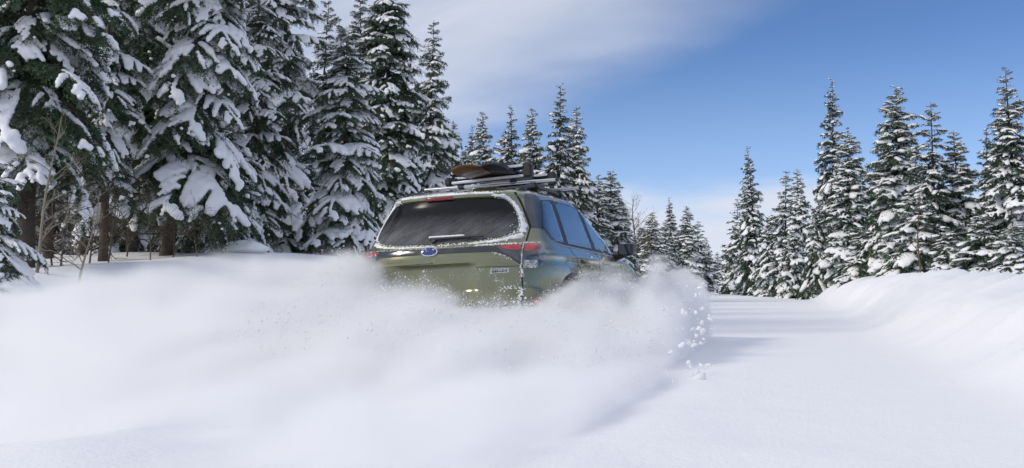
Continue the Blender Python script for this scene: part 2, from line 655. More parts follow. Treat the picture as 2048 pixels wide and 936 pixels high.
# ------------------------------------------------------------------ the car
CARP = np.array([-0.6501, 8.4325, -0.693 + CAM_Z])
CAR_YAW, CAR_PIT, CAR_ROL = -0.3322, 0.0018, -0.0411
CARM = Matrix.Translation(Vector(CARP)) @ Matrix.Rotation(CAR_YAW, 4, 'Z') @ Matrix.Rotation(CAR_PIT, 4, 'X') @ Matrix.Rotation(CAR_ROL, 4, 'Y')

T_W = [(.22, .82), (.3, .87), (.45, .905), (.7, .915), (.88, .912), (.98, .90), (1.05, .875), (1.10, .85), (1.2, .815), (1.35, .765), (1.48, .712), (1.54, .675), (1.58, .62), (1.61, .52), (1.63, .38), (1.64, .2)]
T_YR = [(.22, .14), (.3, .05), (.45, .0), (.62, .0), (.70, .05), (.85, .06), (.98, .07), (1.06, .09), (1.12, .14), (1.3, .245), (1.47, .345), (1.50, .35), (1.515, .325), (1.55, .33), (1.575, .40), (1.61, .62), (1.63, .9), (1.64, 1.1)]
T_YF = [(.22, 4.45), (.4, 4.64), (.6, 4.66), (.8, 4.6), (.92, 4.45), (.99, 4.15), (1.03, 3.75), (1.06, 3.50), (1.12, 3.38), (1.3, 2.95), (1.45, 2.58), (1.52, 2.38), (1.56, 2.25), (1.6, 2.0), (1.63, 1.6), (1.64, 1.3)]
NR, LR = 3.0, .75


def tab(t, z):
    t = np.array(t)
    return np.interp(z, t[:, 0], t[:, 1])


def car_disp(x, y, z):
    """character of the side: haunches, door hollow, plate recess, roof camber"""
    sgn = np.sign(x)
    side = sstep(np.abs(x), 0.62, 0.85)
    hz = np.exp(-((z - 0.80) / 0.17) ** 2)
    fl = 0.045 * np.exp(-((y - 1.02) / 0.48) ** 2) * hz + 0.04 * np.exp(-((y - 3.72) / 0.45) ** 2) * hz
    dr = -0.028 * np.exp(-((z - 0.66) / 0.15) ** 2) * sstep(y, 1.35, 1.8) * (1 - sstep(y, 3.0, 3.4))
    sh = 0.012 * np.exp(-((z - 0.985) / 0.03) ** 2)
    x = x + sgn * side * (fl + dr + sh)
    rear = sstep(-y, -0.35, -0.15)
    rec = sstep(0.39 - np.abs(x), 0, 0.09) * sstep(z, 0.56, 0.68) * sstep(0.935 - z, 0, 0.03)
    y = y + rear * 0.045 * rec
    crs = np.exp(-((z - 0.955) / 0.012) ** 2) * sstep(np.abs(x), 0.0, 0.3) * rear
    y = y + 0.006 * crs
    z = z + 0.035 * sstep(z, 1.2, 1.55) * (1 - ((y - 1.9) / 1.5) ** 2).clip(0, 1)
    return x, y, z


def build_body():
    zs = np.concatenate([np.linspace(.22, 1.45, 84), np.linspace(1.46, 1.60, 19), np.linspace(1.605, 1.64, 14)])
    nr, ns, nf = 60, 50, 40
    th = np.linspace(-np.pi / 2, np.pi / 2, nr)
    rings = []
    for z in zs:
        w, yr, yf = tab(T_W, z), tab(T_YR, z), tab(T_YF, z)
        lf = float(np.interp(z, [1.0, 1.08, 1.2], [1.0, 0.7, 0.42]))
        mid = (yr + yf) / 2
        lr = min(LR, (yf - yr) * 0.45)
        lf = min(lf, (yf - yr) * 0.45)
        s, c = np.sin(th), np.cos(th)
        e = 2 / NR
        xr = w * np.sign(s) * np.abs(s) ** e
        yy = yr + lr * (1 - np.abs(c) ** e)
        t2 = np.linspace(0, 1, ns + 2)[1:-1]
        xsid = np.full(ns, w)
        ysid = (yr + lr) + t2 * (yf - lf - yr - lr)
        th2 = np.linspace(np.pi / 2, -np.pi / 2, nf)
        xf = w * np.sign(np.sin(th2)) * np.abs(np.sin(th2)) ** e
        yff = yf - lf * (1 - np.abs(np.cos(th2)) ** e)
        X = np.concatenate([xr, xsid, xf, -xsid])
        Y = np.concatenate([yy, ysid, yff, ysid[::-1]])
        Z = np.full(len(X), z)
        rings.append(np.c_[car_disp(X, Y, Z)])
    n = len(rings[0])
    v = np.concatenate(rings)
    i, j = np.meshgrid(np.arange(len(zs) - 1), np.arange(n), indexing='ij')
    k = (j + 1) % n
    f = np.stack([i * n + j, i * n + k, (i + 1) * n + k, (i + 1) * n + j], -1).reshape(-1, 4)
    cen_top = rings[-1].mean(0)
    cen_bot = rings[0].mean(0)
    v = np.vstack([v, cen_top, cen_bot])
    b = (len(zs) - 1) * n
    jj = np.arange(n)
    kk = (jj + 1) % n
    t1 = np.c_[b + jj, b + kk, np.full(n, len(v) - 2)]
    t2_ = np.c_[kk, jj, np.full(n, len(v) - 1)]
    return v, [f, np.vstack([t1, t2_])]


car = empty('station_wagon')
car.matrix_world = CARM
tag(car, 'green sport utility wagon ploughing through deep powder snow with boards on its roof', 'car')
bv, bf = build_body()
BVH = BVHTree.FromPolygons([Vector(p) for p in bv], [tuple(q) for a in bf for q in a.tolist()])
body_me = np_mesh('body', bv, bf, M['paint'])
body = mesh_obj('body', body_me, car)
# wheel arches
cut = bmesh.new()
for yw in (1.03, 3.70):
    for s in (-1, 1):
        mtx = Matrix.Translation((s * 0.86, yw, 0.37)) @ Matrix.Rotation(R_(90), 4, 'Y')
        bmesh.ops.create_cone(cut, cap_ends=True, segments=40, radius1=0.415, radius2=0.415, depth=0.5, matrix=mtx)
cut_o = mesh_obj('arch_cutter', bm_mesh('arch_cutter', cut, M['plastic'], smooth=False))
cut_o.matrix_world = CARM
md = body.modifiers.new('arches', 'BOOLEAN')
md.operation = 'DIFFERENCE'
md.object = cut_o
md.solver = 'EXACT'
bpy.context.view_layer.update()
new_body = evaluated(body)
body.modifiers.clear()
body.data = new_body
new_body.name = 'body'
new_body.set_sharp_from_angle(angle=R_(50))
bpy.data.objects.remove(cut_o)


def chaikin(p, it=2, closed=True):
    p = np.asarray(p, float)
    for _ in range(it):
        if closed:
            q = np.roll(p, -1, 0)
            p = np.stack([0.75 * p + 0.25 * q, 0.25 * p + 0.75 * q], 1).reshape(-1, 2)
        else:
            q = np.stack([0.75 * p[:-1] + 0.25 * p[1:], 0.25 * p[:-1] + 0.75 * p[1:]], 1).reshape(-1, 2)
            p = np.vstack([p[:1], q, p[-1:]])
    return p


def round_poly(p, r, k=5):
    """polygon with every corner rounded by the same small radius"""
    p = np.asarray(p, float)
    out = []
    for i in range(len(p)):
        a, b, c = p[i - 1], p[i], p[(i + 1) % len(p)]
        la, lc = np.linalg.norm(a - b), np.linalg.norm(c - b)
        q0, q1 = b + (a - b) * min(r / la, .42), b + (c - b) * min(r / lc, .42)
        for t in np.linspace(0, 1, k):
            out.append((1 - t) ** 2 * q0 + 2 * t * (1 - t) * b + t * t * q1)
    return np.array(out)


def cast(a, b, mode):
    """surface point and outward normal; mode 'rear' takes (x,z), 'right'/'left' take (y,z)"""
    if mode == 'rear':
        h = BVH.ray_cast(Vector((a, -1.5, b)), Vector((0, 1, 0)))
    elif mode == 'right':
        h = BVH.ray_cast(Vector((2.5, a, b)), Vector((-1, 0, 0)))
    else:
        h = BVH.ray_cast(Vector((-2.5, a, b)), Vector((1, 0, 0)))
    if h[0] is None:
        q = Vector((a, 0.3, b)) if mode == 'rear' else Vector(((1 if mode == 'right' else -1) * 0.7, a, b))
        h = BVH.find_nearest(q)
    nrm = h[1].copy()
    out = Vector((0, -1, 0)) if mode == 'rear' else Vector((1 if mode == 'right' else -1, 0, 0))
    if nrm.dot(out) < 0:
        nrm = -nrm
    return h[0], nrm


def patch(name, poly, mode, off, mat, parent, smooth_it=1, depth=0.012, maxlen=0.05):
    p = round_poly(poly, (0, .016, .06)[smooth_it]) if smooth_it else np.asarray(poly, float)
    bm = bmesh.new()
    vs_ = [bm.verts.new((a, b, 0)) for a, b in p]
    fc = bm.faces.new(vs_)
    bmesh.ops.triangulate(bm, faces=[fc])
    for _ in range(6):
        es = [e for e in bm.edges if e.calc_length() > maxlen]
        if not es:
            break
        bmesh.ops.subdivide_edges(bm, edges=es, cuts=1)
        bmesh.ops.triangulate(bm, faces=bm.faces[:])
    bmesh.ops.beautify_fill(bm, faces=bm.faces[:], edges=[e for e in bm.edges if len(e.link_faces) == 2])
    bound = [e for e in bm.edges if len(e.link_faces) == 1]
    bev = {v for e in bound for v in e.verts}
    base = {}
    for v in bm.verts:
        q, n = cast(v.co.x, v.co.y, mode)
        base[v] = (q, n)
    low = {}
    for v in bev:
        q, n = base[v]
        low[v] = bm.verts.new(q - n * depth)
    for v, (q, n) in base.items():
        v.co = q + n * (off * (0.75 if v in bev else 1.0))
    for e in bound:
        a, b = e.verts
        bm.faces.new((a, b, low[b], low[a]))
    me = bm_mesh(name, bm, mat, sharp=40)
    return mesh_obj(name, me, parent)


def both(name, poly, off, mat, parent, **kw):
    patch(name, poly, 'right', off, mat, parent, **kw)
    patch(name, poly, 'left', off, mat, parent, **kw)


def resample(p, step):
    p = np.asarray(p, float)
    d = np.r_[0, np.cumsum(np.linalg.norm(np.diff(p, axis=0), axis=1))]
    n = max(2, int(d[-1] / step) + 1)
    t = np.linspace(0, d[-1], n)
    return np.c_[[np.interp(t, d, p[:, i]) for i in range(p.shape[1])]].T


def ribbon(name, line, mode, width, off, mat, parent, smooth_it=2):
    p = resample(chaikin(line, smooth_it, closed=False), 0.025)
    tg = np.gradient(p, axis=0)
    tg /= np.linalg.norm(tg, axis=1, keepdims=True)
    nn = np.c_[-tg[:, 1], tg[:, 0]]
    v = []
    for q, k in zip(p, nn):
        for s, o in ((-1, -0.004), (-0.8, off), (0.8, off), (1, -0.004)):
            a, n = cast(*(q + k * s * width / 2), mode)
            v.append(a + n * o)
    f = []
    for i in range(len(p) - 1):
        for j in range(3):
            f.append((i * 4 + j, i * 4 + j + 1, i * 4 + 5 + j, i * 4 + 4 + j))
    s_ = Soup()
    s_.add([tuple(x) for x in v], f)
    return mesh_obj(name, s_.mesh(name, mat), parent)


def crust(name, line, mode, r0, r1, step, spread, parent, seed=0, closed=False, dens=1.0):
    """ragged rim of frozen powder: many small flattened lumps welded into one crust"""
    rg = np.random.default_rng(seed)
    p = resample(np.vstack([line, line[:1]]) if closed else np.asarray(line, float), step)
    s_ = Soup()
    for q in p:
        if rg.random() > dens:
            continue
        for _ in range(3):
            a = q + rg.normal(0, spread * 1.25, 2)
            pos, n = cast(a[0], a[1], mode)
            r = (r0 + (r1 - r0) * rg.random() ** 2.5) * .62
            sc = np.array([r * rg.uniform(.8, 1.6), r * rg.uniform(.5, .9), r * rg.uniform(.7, 1.3)])
            s_.addn(ICO1[0] * sc + np.array(pos + n * r * 0.15) + rg.normal(0, r * .12, ICO1[0].shape), ICO1[1])
    return tag(mesh_obj(name, s_.mesh(name, M['snow']), parent), kind='stuff')


def sym(right):
    """closed outline from its right half, bottom centre to top centre"""
    r = [tuple(q) for q in right]
    return r + [(-a, b) for a, b in reversed(r) if abs(a) > 1e-6]


# rear window, with the gloss black surround it sits in
WIN = sym([(0, 1.104), (.40, 1.120), (.57, 1.148), (.655, 1.19), (.665, 1.25), (.625, 1.36), (.575, 1.44), (.52, 1.488), (.44, 1.502), (0, 1.506)])
rw = patch('rear_window', WIN, 'rear', 0.006, M['rear_glass'], car, smooth_it=2, maxlen=0.06)
# headrests seen as paler shapes behind the glass are inside; a heater grid is printed on it
for i in range(0):
    pass
patch('stop_lamp', [(-.165, 1.531), (.09, 1.531), (.09, 1.511), (-.165, 1.511)], 'rear', 0.012, M['red_dark'], car, smooth_it=0)
# black band across the tailgate joining the lamps
BAND = [(-.60, 1.014), (-.13, 1.018), (.13, 1.018), (.53, 1.014), (.63, .975), (.725, .895), (.731, 1.072), (.53, 1.068), (.13, 1.063), (-.13, 1.063), (-.53, 1.068), (-.731, 1.072), (-.725, .895), (-.63, .975), (-.53, 1.014)]
BAND = BAND[1:]
patch('tailgate_band', BAND, 'rear', 0.005, M['black_gloss'], car, smooth_it=1)


def mirror(poly):
    return [(-a, b) for a, b in reversed(poly)]


for k, fl in enumerate((lambda p: p, mirror)):
    lampo = patch('tail_light', fl([(.735, .862), (.85, .868), (.868, .93), (.872, .99), (.862, 1.035), (.81, 1.083), (.738, 1.076)]), 'rear', 0.014, M['lens_smoke'], car, smooth_it=1, maxlen=0.025)
    patch('red_lens', fl([(.742, 1.008), (.822, 1.012), (.809, 1.078), (.742, 1.071)]), 'rear', 0.019, M['red'], lampo, smooth_it=1, maxlen=0.025)
    patch('lamp_core', fl([(.768, 1.022), (.800, 1.024), (.798, 1.064), (.768, 1.062)]), 'rear', 0.023, M['red_bright'], lampo, smooth_it=1, maxlen=0.02)
    patch('clear_lens', fl([(.83, .992), (.845, .93), (.866, .93), (.872, .99), (.862, 1.03), (.838, 1.06)]), 'rear', 0.018, M['clear_lens'], lampo, smooth_it=1, maxlen=0.02)
    patch('lower_panel', fl([(.742, .866), (.836, .870), (.832, .940), (.742, .938)]), 'rear', 0.017, M['snowy_panel'], lampo, smooth_it=1, maxlen=0.025)
    inner = patch('tailgate_light', fl([(.535, 1.058), (.60, 1.000), (.68, .958), (.722, .92), (.724, 1.068), (.62, 1.066)]), 'rear', 0.010, M['lens_smoke'], car, smooth_it=1, maxlen=0.03)
    patch('red_lens', fl([(.545, 1.056), (.655, 1.022), (.716, 1.020), (.716, 1.066), (.62, 1.063)]), 'rear', 0.015, M['red'], inner, smooth_it=1, maxlen=0.03)
    patch('bumper_reflector', fl([(.812, .570), (.846, .566), (.846, .612), (.812, .616)]), 'rear', 0.006, M['red'], car, smooth_it=1)
    ribbon('tailgate_seam', fl([(.737, 1.24), (.742, 1.10), (.735, .98), (.733, .87), (.736, .72), (.742, .56)]), 'rear', 0.011, 0.0022, M['seal'], car)
    ribbon('pillar_seam', fl([(.585, 1.555), (.652, 1.43), (.70, 1.32), (.737, 1.235)]), 'rear', 0.014, 0.003, M['seal'], car)
ribbon('crease_shade_line', [(-.72, .915), (-.36, .935), (0, .94)], 'rear', 0.006, 0.0012, M['seal'], car)  # near-black strips stand for the shade along the tailgate fold
ribbon('crease_shade_line', [(.37, .888), (.55, .888), (.72, .887)], 'rear', 0.006, 0.0012, M['seal'], car)
ribbon('bumper_seam', [(-.72, .56), (0, .55), (.72, .56)], 'rear', 0.010, 0.0018, M['seal'], car)
patch('bumper_guard', [(-.60, .30), (.60, .30), (.66, .40), (.62, .47), (-.62, .47), (-.66, .40)], 'rear', 0.012, M['plastic'], car)


# emblem: oval plate with chrome rim and six stars
def star(cx, cz, r, n=4, rot=0.0, inner=0.32):
    return [(cx + (r if i % 2 == 0 else r * inner) * math.sin(rot + math.pi * i / n), cz + (r if i % 2 == 0 else r * inner) * math.cos(rot + math.pi * i / n)) for i in range(2 * n)]


EX, EZ = -0.041, 1.038
oval = lambda a, b, n=28: [(EX + a * math.cos(2 * math.pi * i / n), EZ + b * math.sin(2 * math.pi * i / n)) for i in range(n)]
emb = patch('emblem', oval(.077, .0375), 'rear', 0.016, M['chrome'], car, smooth_it=0, depth=0.0, maxlen=.03)
plate = patch('emblem_plate', oval(.069, .031), 'rear', 0.0195, M['blue_enamel'], emb, smooth_it=0, depth=0.0, maxlen=.03)
for sx_, sz_, sr in ((-.034, .006, .023), (-.002, .017, .013), (.034, .013, .013), (.014, -.004, .013), (-.010, -.018, .013), (.038, -.013, .013)):
    patch('star', star(EX + sx_, EZ + sz_, sr), 'rear', 0.0215, M['white_paint'], emb, smooth_it=0, depth=-0.019, maxlen=.03)


# HYBRID badge
badge = patch('badge', [(.497, .832), (.640, .837), (.640, .870), (.497, .870)], 'rear', 0.006, M['chrome'], car, smooth_it=0, maxlen=.03)
patch('badge_plate', [(.501, .836), (.636, .841), (.636, .866), (.501, .866)], 'rear', 0.0075, M['seal'], badge, smooth_it=0, maxlen=.03)
cu_ = bpy.data.curves.new('lettering', 'FONT')
cu_.body = '[HYBRID]'
cu_.size = 0.0285
cu_.align_x = 'CENTER'
cu_.align_y = 'CENTER'
cu_.extrude = 0.0006
cu_.space_character = 1.15
tmp = bpy.data.objects.new('lettering', cu_)
COL.objects.link(tmp)
bpy.context.view_layer.update()
tm = evaluated(tmp)
bpy.data.objects.remove(tmp)
for v in tm.vertices:
    q, n = cast(0.5685 + v.co.x, 0.853 + v.co.y, 'rear')
    v.co = q + n * (0.0088 + v.co.z)
tm.name = 'lettering'
tm.materials.clear()
mesh_obj('lettering', tm, badge, M['white_paint'])

# wiper
s_ = Soup()
pts = []
for a in np.linspace(-.05, .42, 14):
    q, n = cast(a, 1.136 + 0.004 * math.sin(a * 6), 'rear')
    pts.append(tuple(q + n * 0.028))
s_.tube(pts, [0.014] * 3 + [0.011] * 8 + [0.007] * 3, 8)
wip = mesh_obj('wiper', s_.mesh('wiper', M['plastic']), car)
q, n = cast(-0.02, 1.125, 'rear')
s_ = Soup()
s_.tube([tuple(q - n * .01), tuple(q + n * .035)], [0.024, 0.020], 12)
mesh_obj('wiper_pivot', s_.mesh('wiper_pivot', M['plastic'], sharp=40), wip)
s_ = Soup()
rg_ = np.random.default_rng(4)
for a in np.linspace(-.05, .25, 40):
    q, n = cast(a, 1.143, 'rear')
    r = rg_.uniform(.008, .014)
    s_.addn(ICO1[0] * np.array([r * 1.4, r * .8, r * .7]) + np.array(q + n * 0.028) + np.array([0, 0, .012]), ICO1[1])
mesh_obj('snow_crust', s_.mesh('snow_crust', M['snow']), wip)

# side glass, black surround and pillars (right and left)
SUR = [(.66, 1.235), (.84, 1.110), (1.20, 1.098), (2.25, 1.080), (3.16, 1.050), (3.22, 1.085), (2.96, 1.255), (2.62, 1.42), (2.36, 1.505), (1.9, 1.535), (1.25, 1.535), (.90, 1.502), (.84, 1.44)]
both('window_surround', SUR, 0.004, M['plastic'], car, smooth_it=1, maxlen=.06)
both('quarter_window', [(.68, 1.237), (.86, 1.122), (1.13, 1.115), (1.16, 1.20), (1.19, 1.40), (1.20, 1.512), (1.0, 1.505), (.915, 1.480)], 0.008, M['side_glass'], car, smooth_it=1, maxlen=.06)
both('rear_door_window', [(1.27, 1.114), (2.14, 1.098), (2.16, 1.12), (2.10, 1.508), (2.06, 1.520), (1.36, 1.520), (1.325, 1.50)], 0.008, M['side_glass'], car, smooth_it=1, maxlen=.06)
both('front_door_window', [(2.29, 1.096), (2.98, 1.072), (3.03, 1.095), (2.86, 1.25), (2.60, 1.40), (2.37, 1.485), (2.25, 1.505), (2.24, 1.49)], 0.008, M['side_glass'], car, smooth_it=1, maxlen=.06)
both('corner_window', [(3.045, 1.068), (3.145, 1.066), (3.13, 1.09), (2.97, 1.215), (2.925, 1.235)], 0.008, M['side_glass'], car, smooth_it=0, maxlen=.06)
both('pillar_panel', [(.585, 1.42), (.672, 1.548), (.80, 1.556), (.93, 1.53), (.90, 1.48), (.72, 1.25), (.655, 1.222), (.50, 1.225), (.508, 1.265)], 0.0028, M['black_frost'], car, smooth_it=1, maxlen=.04)
for mode in ('right', 'left'):
    ribbon('belt_trim', [(.655, 1.222), (.84, 1.098), (1.20, 1.086), (2.25, 1.068), (3.17, 1.038)], mode, 0.013, 0.007, M['black_gloss'], car, smooth_it=1)
    ribbon('door_seam', [(1.235, 1.088), (1.30, .98), (1.42, .86), (1.45, .70), (1.50, .45)], mode, 0.008, 0.0015, M['seal'], car)
    ribbon('door_seam', [(2.245, 1.068), (2.235, .9), (2.225, .45)], mode, 0.008, 0.0015, M['seal'], car)
    ribbon('door_seam', [(3.18, 1.036), (3.21, .85), (3.19, .55), (3.10, .40)], mode, 0.008, 0.0015, M['seal'], car)
    sg = 1 if mode == 'right' else -1
    for yh in (1.53, 2.42):
        s_ = Soup()
        pp = []
        for a in np.linspace(0, 1, 9):
            q, n = cast(yh + .20 * a, .958 - .008 * a, mode)
            pp.append(tuple(q + n * (0.004 + 0.030 * math.sin(math.pi * min(1, max(0, a))) ** 0.5)))
        s_.tube(pp, [.014] + [.013] * 7 + [.012], 8)
        mesh_obj('door_handle', s_.mesh('door_handle', M['paint']), car)
    patch('sill_cladding', [(1.50, .28), (3.20, .28), (3.22, .40), (1.48, .40)], mode, 0.012, M['plastic'], car)
    # arch cladding
    for yw in (1.03, 3.70):
        s_ = Soup()
        aa = np.linspace(R_(-8), R_(188), 30)
        pp = []
        for a in aa:
            q, n = cast(yw + .435 * math.cos(a), .37 + .435 * math.sin(a), mode)
            pp.append(tuple(q + n * 0.004))
        s_.tube(pp, .030, 8)
        mesh_obj('arch_cladding', s_.mesh('arch_cladding', M['plastic']), car)
    # mirror
    bm = bmesh.new()
    bmesh.ops.create_cube(bm, size=1)
    bmesh.ops.bevel(bm, geom=bm.edges[:] + bm.verts[:], offset=0.22, segments=4, affect='EDGES', profile=0.6)
    for v in bm.verts:
        t = v.co.x + .5
        v.co = Vector((sg * (0.915 + t * 0.165), 3.13 + v.co.y * (0.16 - .03 * t) + t * .02, 1.115 + v.co.z * (0.145 - .015 * t) + .008 * t))
    mir = mesh_obj('door_mirror', bm_mesh('door_mirror', bm, M['plastic'], sharp=60), car)
    s_ = Soup()
    s_.tube([(sg * .83, 3.12, 1.035), (sg * .93, 3.13, 1.055), (sg * .99, 3.14, 1.075)], [.045, .035, .03], 8)
    mesh_obj('mirror_stalk', s_.mesh('mirror_stalk', M['plastic']), mir)
    bm = bmesh.new()
    vv = [bm.verts.new((sg * (0.995 + .066 * a), 3.0485, 1.119 + .052 * b)) for a, b in [(math.copysign(abs(math.cos(t)) ** .45, math.cos(t)), math.copysign(abs(math.sin(t)) ** .45, math.sin(t))) for t in np.linspace(0, 2 * math.pi, 25)[:-1]]]
    bm.faces.new(vv)
    r = bmesh.ops.extrude_face_region(bm, geom=bm.faces[:])
    for g in r['geom']:
        if isinstance(g, bmesh.types.BMVert):
            g.co.y += 0.02
    mesh_obj('mirror_glass', bm_mesh('mirror_glass', bm, M['mirror_glass'], sharp=40), mir)
    # roof rail
    s_ = Soup()
    pp = []
    for yy in np.linspace(.78, 2.55, 18):
        h = BVH.ray_cast(Vector((sg * .565, yy, 2.5)), Vector((0, 0, -1)))
        t = (yy - .78) / 1.77
        pp.append((sg * .565, yy, h[0].z + .006 + .040 * min(1, 6 * t, 6 * (1 - t))))
    s_.tube(pp, .018, 8)
    mesh_obj('roof_rail', s_.mesh('roof_rail', M['plastic']), car)
# headlights and grille so the front is a front
for s in (1, -1):
    h = BVH.ray_cast(Vector((s * .62, 6, .86)), Vector((0, -1, 0)))
    bm = bmesh.new()
    bmesh.ops.create_icosphere(bm, subdivisions=3, radius=1, matrix=Matrix.Translation(h[0]) @ Matrix.Diagonal((.17, .10, .075, 1)))
    mesh_obj('headlight', bm_mesh('headlight', bm, M['clear_lens']), car)
bm = bmesh.new()
h = BVH.ray_cast(Vector((0, 6, .72)), Vector((0, -1, 0)))
bmesh.ops.create_cube(bm, size=1, matrix=Matrix.Translation(h[0]) @ Matrix.Diagonal((.8, .06, .22, 1)))
bmesh.ops.bevel(bm, geom=bm.edges[:], offset=.02, segments=2, affect='EDGES')
mesh_obj('grille', bm_mesh('grille', bm, M['plastic'], sharp=40), car)
# windscreen
bm = bmesh.new()
rows = []
for z in np.linspace(1.10, 1.50, 9):
    hw = np.interp(z, [1.1, 1.5], [.62, .50])
    row = []
    for x in np.linspace(-hw, hw, 13):
        h = BVH.ray_cast(Vector((x, 6, z)), Vector((0, -1, 0)))
        row.append(bm.verts.new(h[0] + h[1] * (.006 if h[1].y > 0 else -.006)))
    rows.append(row)
for a, b in zip(rows, rows[1:]):
    for i in range(12):
        bm.faces.new((a[i], a[i + 1], b[i + 1], b[i]))
mesh_obj('windscreen', bm_mesh('windscreen', bm, M['side_glass']), car)
# wheels
for yw in (1.03, 3.70):
    for s in (-1, 1):
        wh = empty('wheel')
        wh.parent = car
        wh.location = (s * .80, yw, .36)
        prof = [(.24, -.10), (.33, -.115), (.355, -.095), (.36, 0), (.355, .095), (.33, .115), (.24, .10)]
        sp_ = Soup()
        nseg = 36
        v = [(o, r * math.cos(2 * math.pi * i / nseg), r * math.sin(2 * math.pi * i / nseg)) for r, o in prof for i in range(nseg)]
        f = [(a * nseg + i, a * nseg + (i + 1) % nseg, (a + 1) * nseg + (i + 1) % nseg, (a + 1) * nseg + i) for a in range(len(prof) - 1) for i in range(nseg)]
        sp_.add(v, f)
        mesh_obj('tyre', sp_.mesh('tyre', M['rubber'], sharp=35), wh)
        sp_ = Soup()
        sp_.tube([(-.09, 0, 0), (.07, 0, 0)], [.24, .24], 36)
        for i in range(5):
            a = 2 * math.pi * i / 5
            sp_.tube([(s * .085, .05 * math.cos(a), .05 * math.sin(a)), (s * .08, .22 * math.cos(a), .22 * math.sin(a))], [.04, .03], 6)
        mesh_obj('rim', sp_.mesh('rim', M['rim'], sharp=35), wh)

# snow crusts on the rear
M['frost_film'] = frosted('wind_packed_frost', (0.30, 0.33, 0.24), 0.6, 0.0, 0.0, 0.52, scale=60, rearonly=False)


def film(name, inner, outer, mode, parent):
    """thin sheet of packed frost between two ragged lines"""
    rg = np.random.default_rng(len(inner) * 7 + int(abs(inner[0][0]) * 1000))
    a = resample(chaikin(inner, 2, closed=False), .012)
    b = resample(chaikin(outer, 2, closed=False), .012)
    n = min(len(a), len(b))
    a = a[np.linspace(0, len(a) - 1, n).astype(int)]
    b = b[np.linspace(0, len(b) - 1, n).astype(int)]
    rag = (fbm(np.arange(n) * .35, 0, 0, 5, 3) - .5)[:, None]
    b = b + (b - a) * rag * 1.1
    s_ = Soup()
    v = []
    for i in range(n):
        for t, o in ((0, -.002), (.12, .0035), (.5, .0045), (.85, .0035), (1, -.002)):
            q, nn = cast(*(a[i] + (b[i] - a[i]) * t), mode)
            v.append(tuple(q + nn * o))
    s_.add(v, [(i * 5 + j, i * 5 + j + 1, i * 5 + 6 + j, i * 5 + 5 + j) for i in range(n - 1) for j in range(4)])
    return tag(mesh_obj(name, s_.mesh(name, M['frost_film']), parent), kind='stuff')


for k, fl in enumerate((lambda p: p, mirror)):
    film('frost_film', fl([(.675, 1.185), (.678, 1.25), (.638, 1.36), (.588, 1.445), (.53, 1.500), (.44, 1.512)]), fl([(.715, 1.18), (.715, 1.25), (.672, 1.36), (.615, 1.46), (.55, 1.530), (.44, 1.540)]), 'rear', car)
film('frost_film', [(-.44, 1.535), (0, 1.540), (.44, 1.535)], [(-.44, 1.556), (0, 1.566), (.44, 1.556)], 'rear', car)
film('frost_film', [(-.66, 1.165), (-.58, 1.125), (-.40, 1.096), (0, 1.088)], [(-.69, 1.145), (-.60, 1.105), (-.40, 1.082), (0, 1.080)], 'rear', car)
film('frost_film', [(.30, 1.102), (.50, 1.116), (.60, 1.138), (.69, 1.18)], [(.30, 1.090), (.50, 1.094), (.64, 1.100), (.72, 1.15)], 'rear', car)
crust('frost_rim', [(-.66, 1.19), (-.60, 1.135), (-.42, 1.098), (0, 1.090), (.42, 1.106), (.58, 1.135), (.67, 1.185)], 'rear', .003, .010, .008, .006, car, 1)
crust('frost_rim', [(.672, 1.19), (.672, 1.25), (.640, 1.36), (.59, 1.45), (.535, 1.505), (.44, 1.517)], 'rear', .004, .011, .007, .007, car, 2)
crust('frost_rim', [(-.672, 1.19), (-.672, 1.25), (-.640, 1.36), (-.59, 1.45), (-.535, 1.505), (-.44, 1.517)], 'rear', .004, .010, .008, .006, car, 3, dens=.8)
crust('frost_rim', [(-.50, 1.556), (0, 1.560), (.50, 1.556)], 'rear', .003, .009, .009, .006, car, 4)
crust('frost_rim', [(.36, 1.074), (.55, 1.077), (.72, 1.082), (.74, 1.086), (.82, 1.088)], 'rear', .004, .012, .006, .004, car, 5)
crust('frost_rim', [(-.72, 1.078), (-.40, 1.076), (.36, 1.072)], 'rear', .002, .006, .010, .003, car, 6, dens=.7)
crust('frost_rim', [(.733, 1.07), (.732, .98), (.733, .88), (.735, .80)], 'rear', .005, .012, .006, .004, car, 7)
crust('frost_rim', [(.60, 1.02), (.52, 1.008), (.66, .955), (.722, .90)], 'rear', .002, .007, .008, .006, car, 8, dens=.7)
crust('frost_rim', [(.735, .70), (.722, .60), (.72, .52)], 'rear', .006, .016, .006, .008, car, 9)
crust('frost_rim', [(.58, .70), (.66, .71), (.73, .70)], 'rear', .004, .010, .008, .008, car, 10)
crust('frost_rim', [(.56, 1.18), (.62, 1.20), (.64, 1.26)], 'rear', .003, .011, .003, .020, car, 12)
crust('frost_rim', [(.62, 1.13), (.70, 1.16), (.71, 1.13)], 'rear', .003, .010, .006, .012, car, 14)

# ------------------------------------------------------------------ roof bars, carriers and boards
CARX = lambda x, y, z: np.array(CARM @ Vector((x, y, z)))


def car_local_obj(name, me, mat=None, parent=None):
    o = mesh_obj(name, me, parent, mat)
    return o


def rbox(sx, sy, sz, bev, c=(0, 0, 0), seg=3):
    bm = bmesh.new()
    bmesh.ops.create_cube(bm, size=1, matrix=Matrix.Translation(c) @ Matrix.Diagonal((sx, sy, sz, 1)))
    bmesh.ops.bevel(bm, geom=bm.edges[:], offset=bev, segments=seg, affect='EDGES')
    return bm


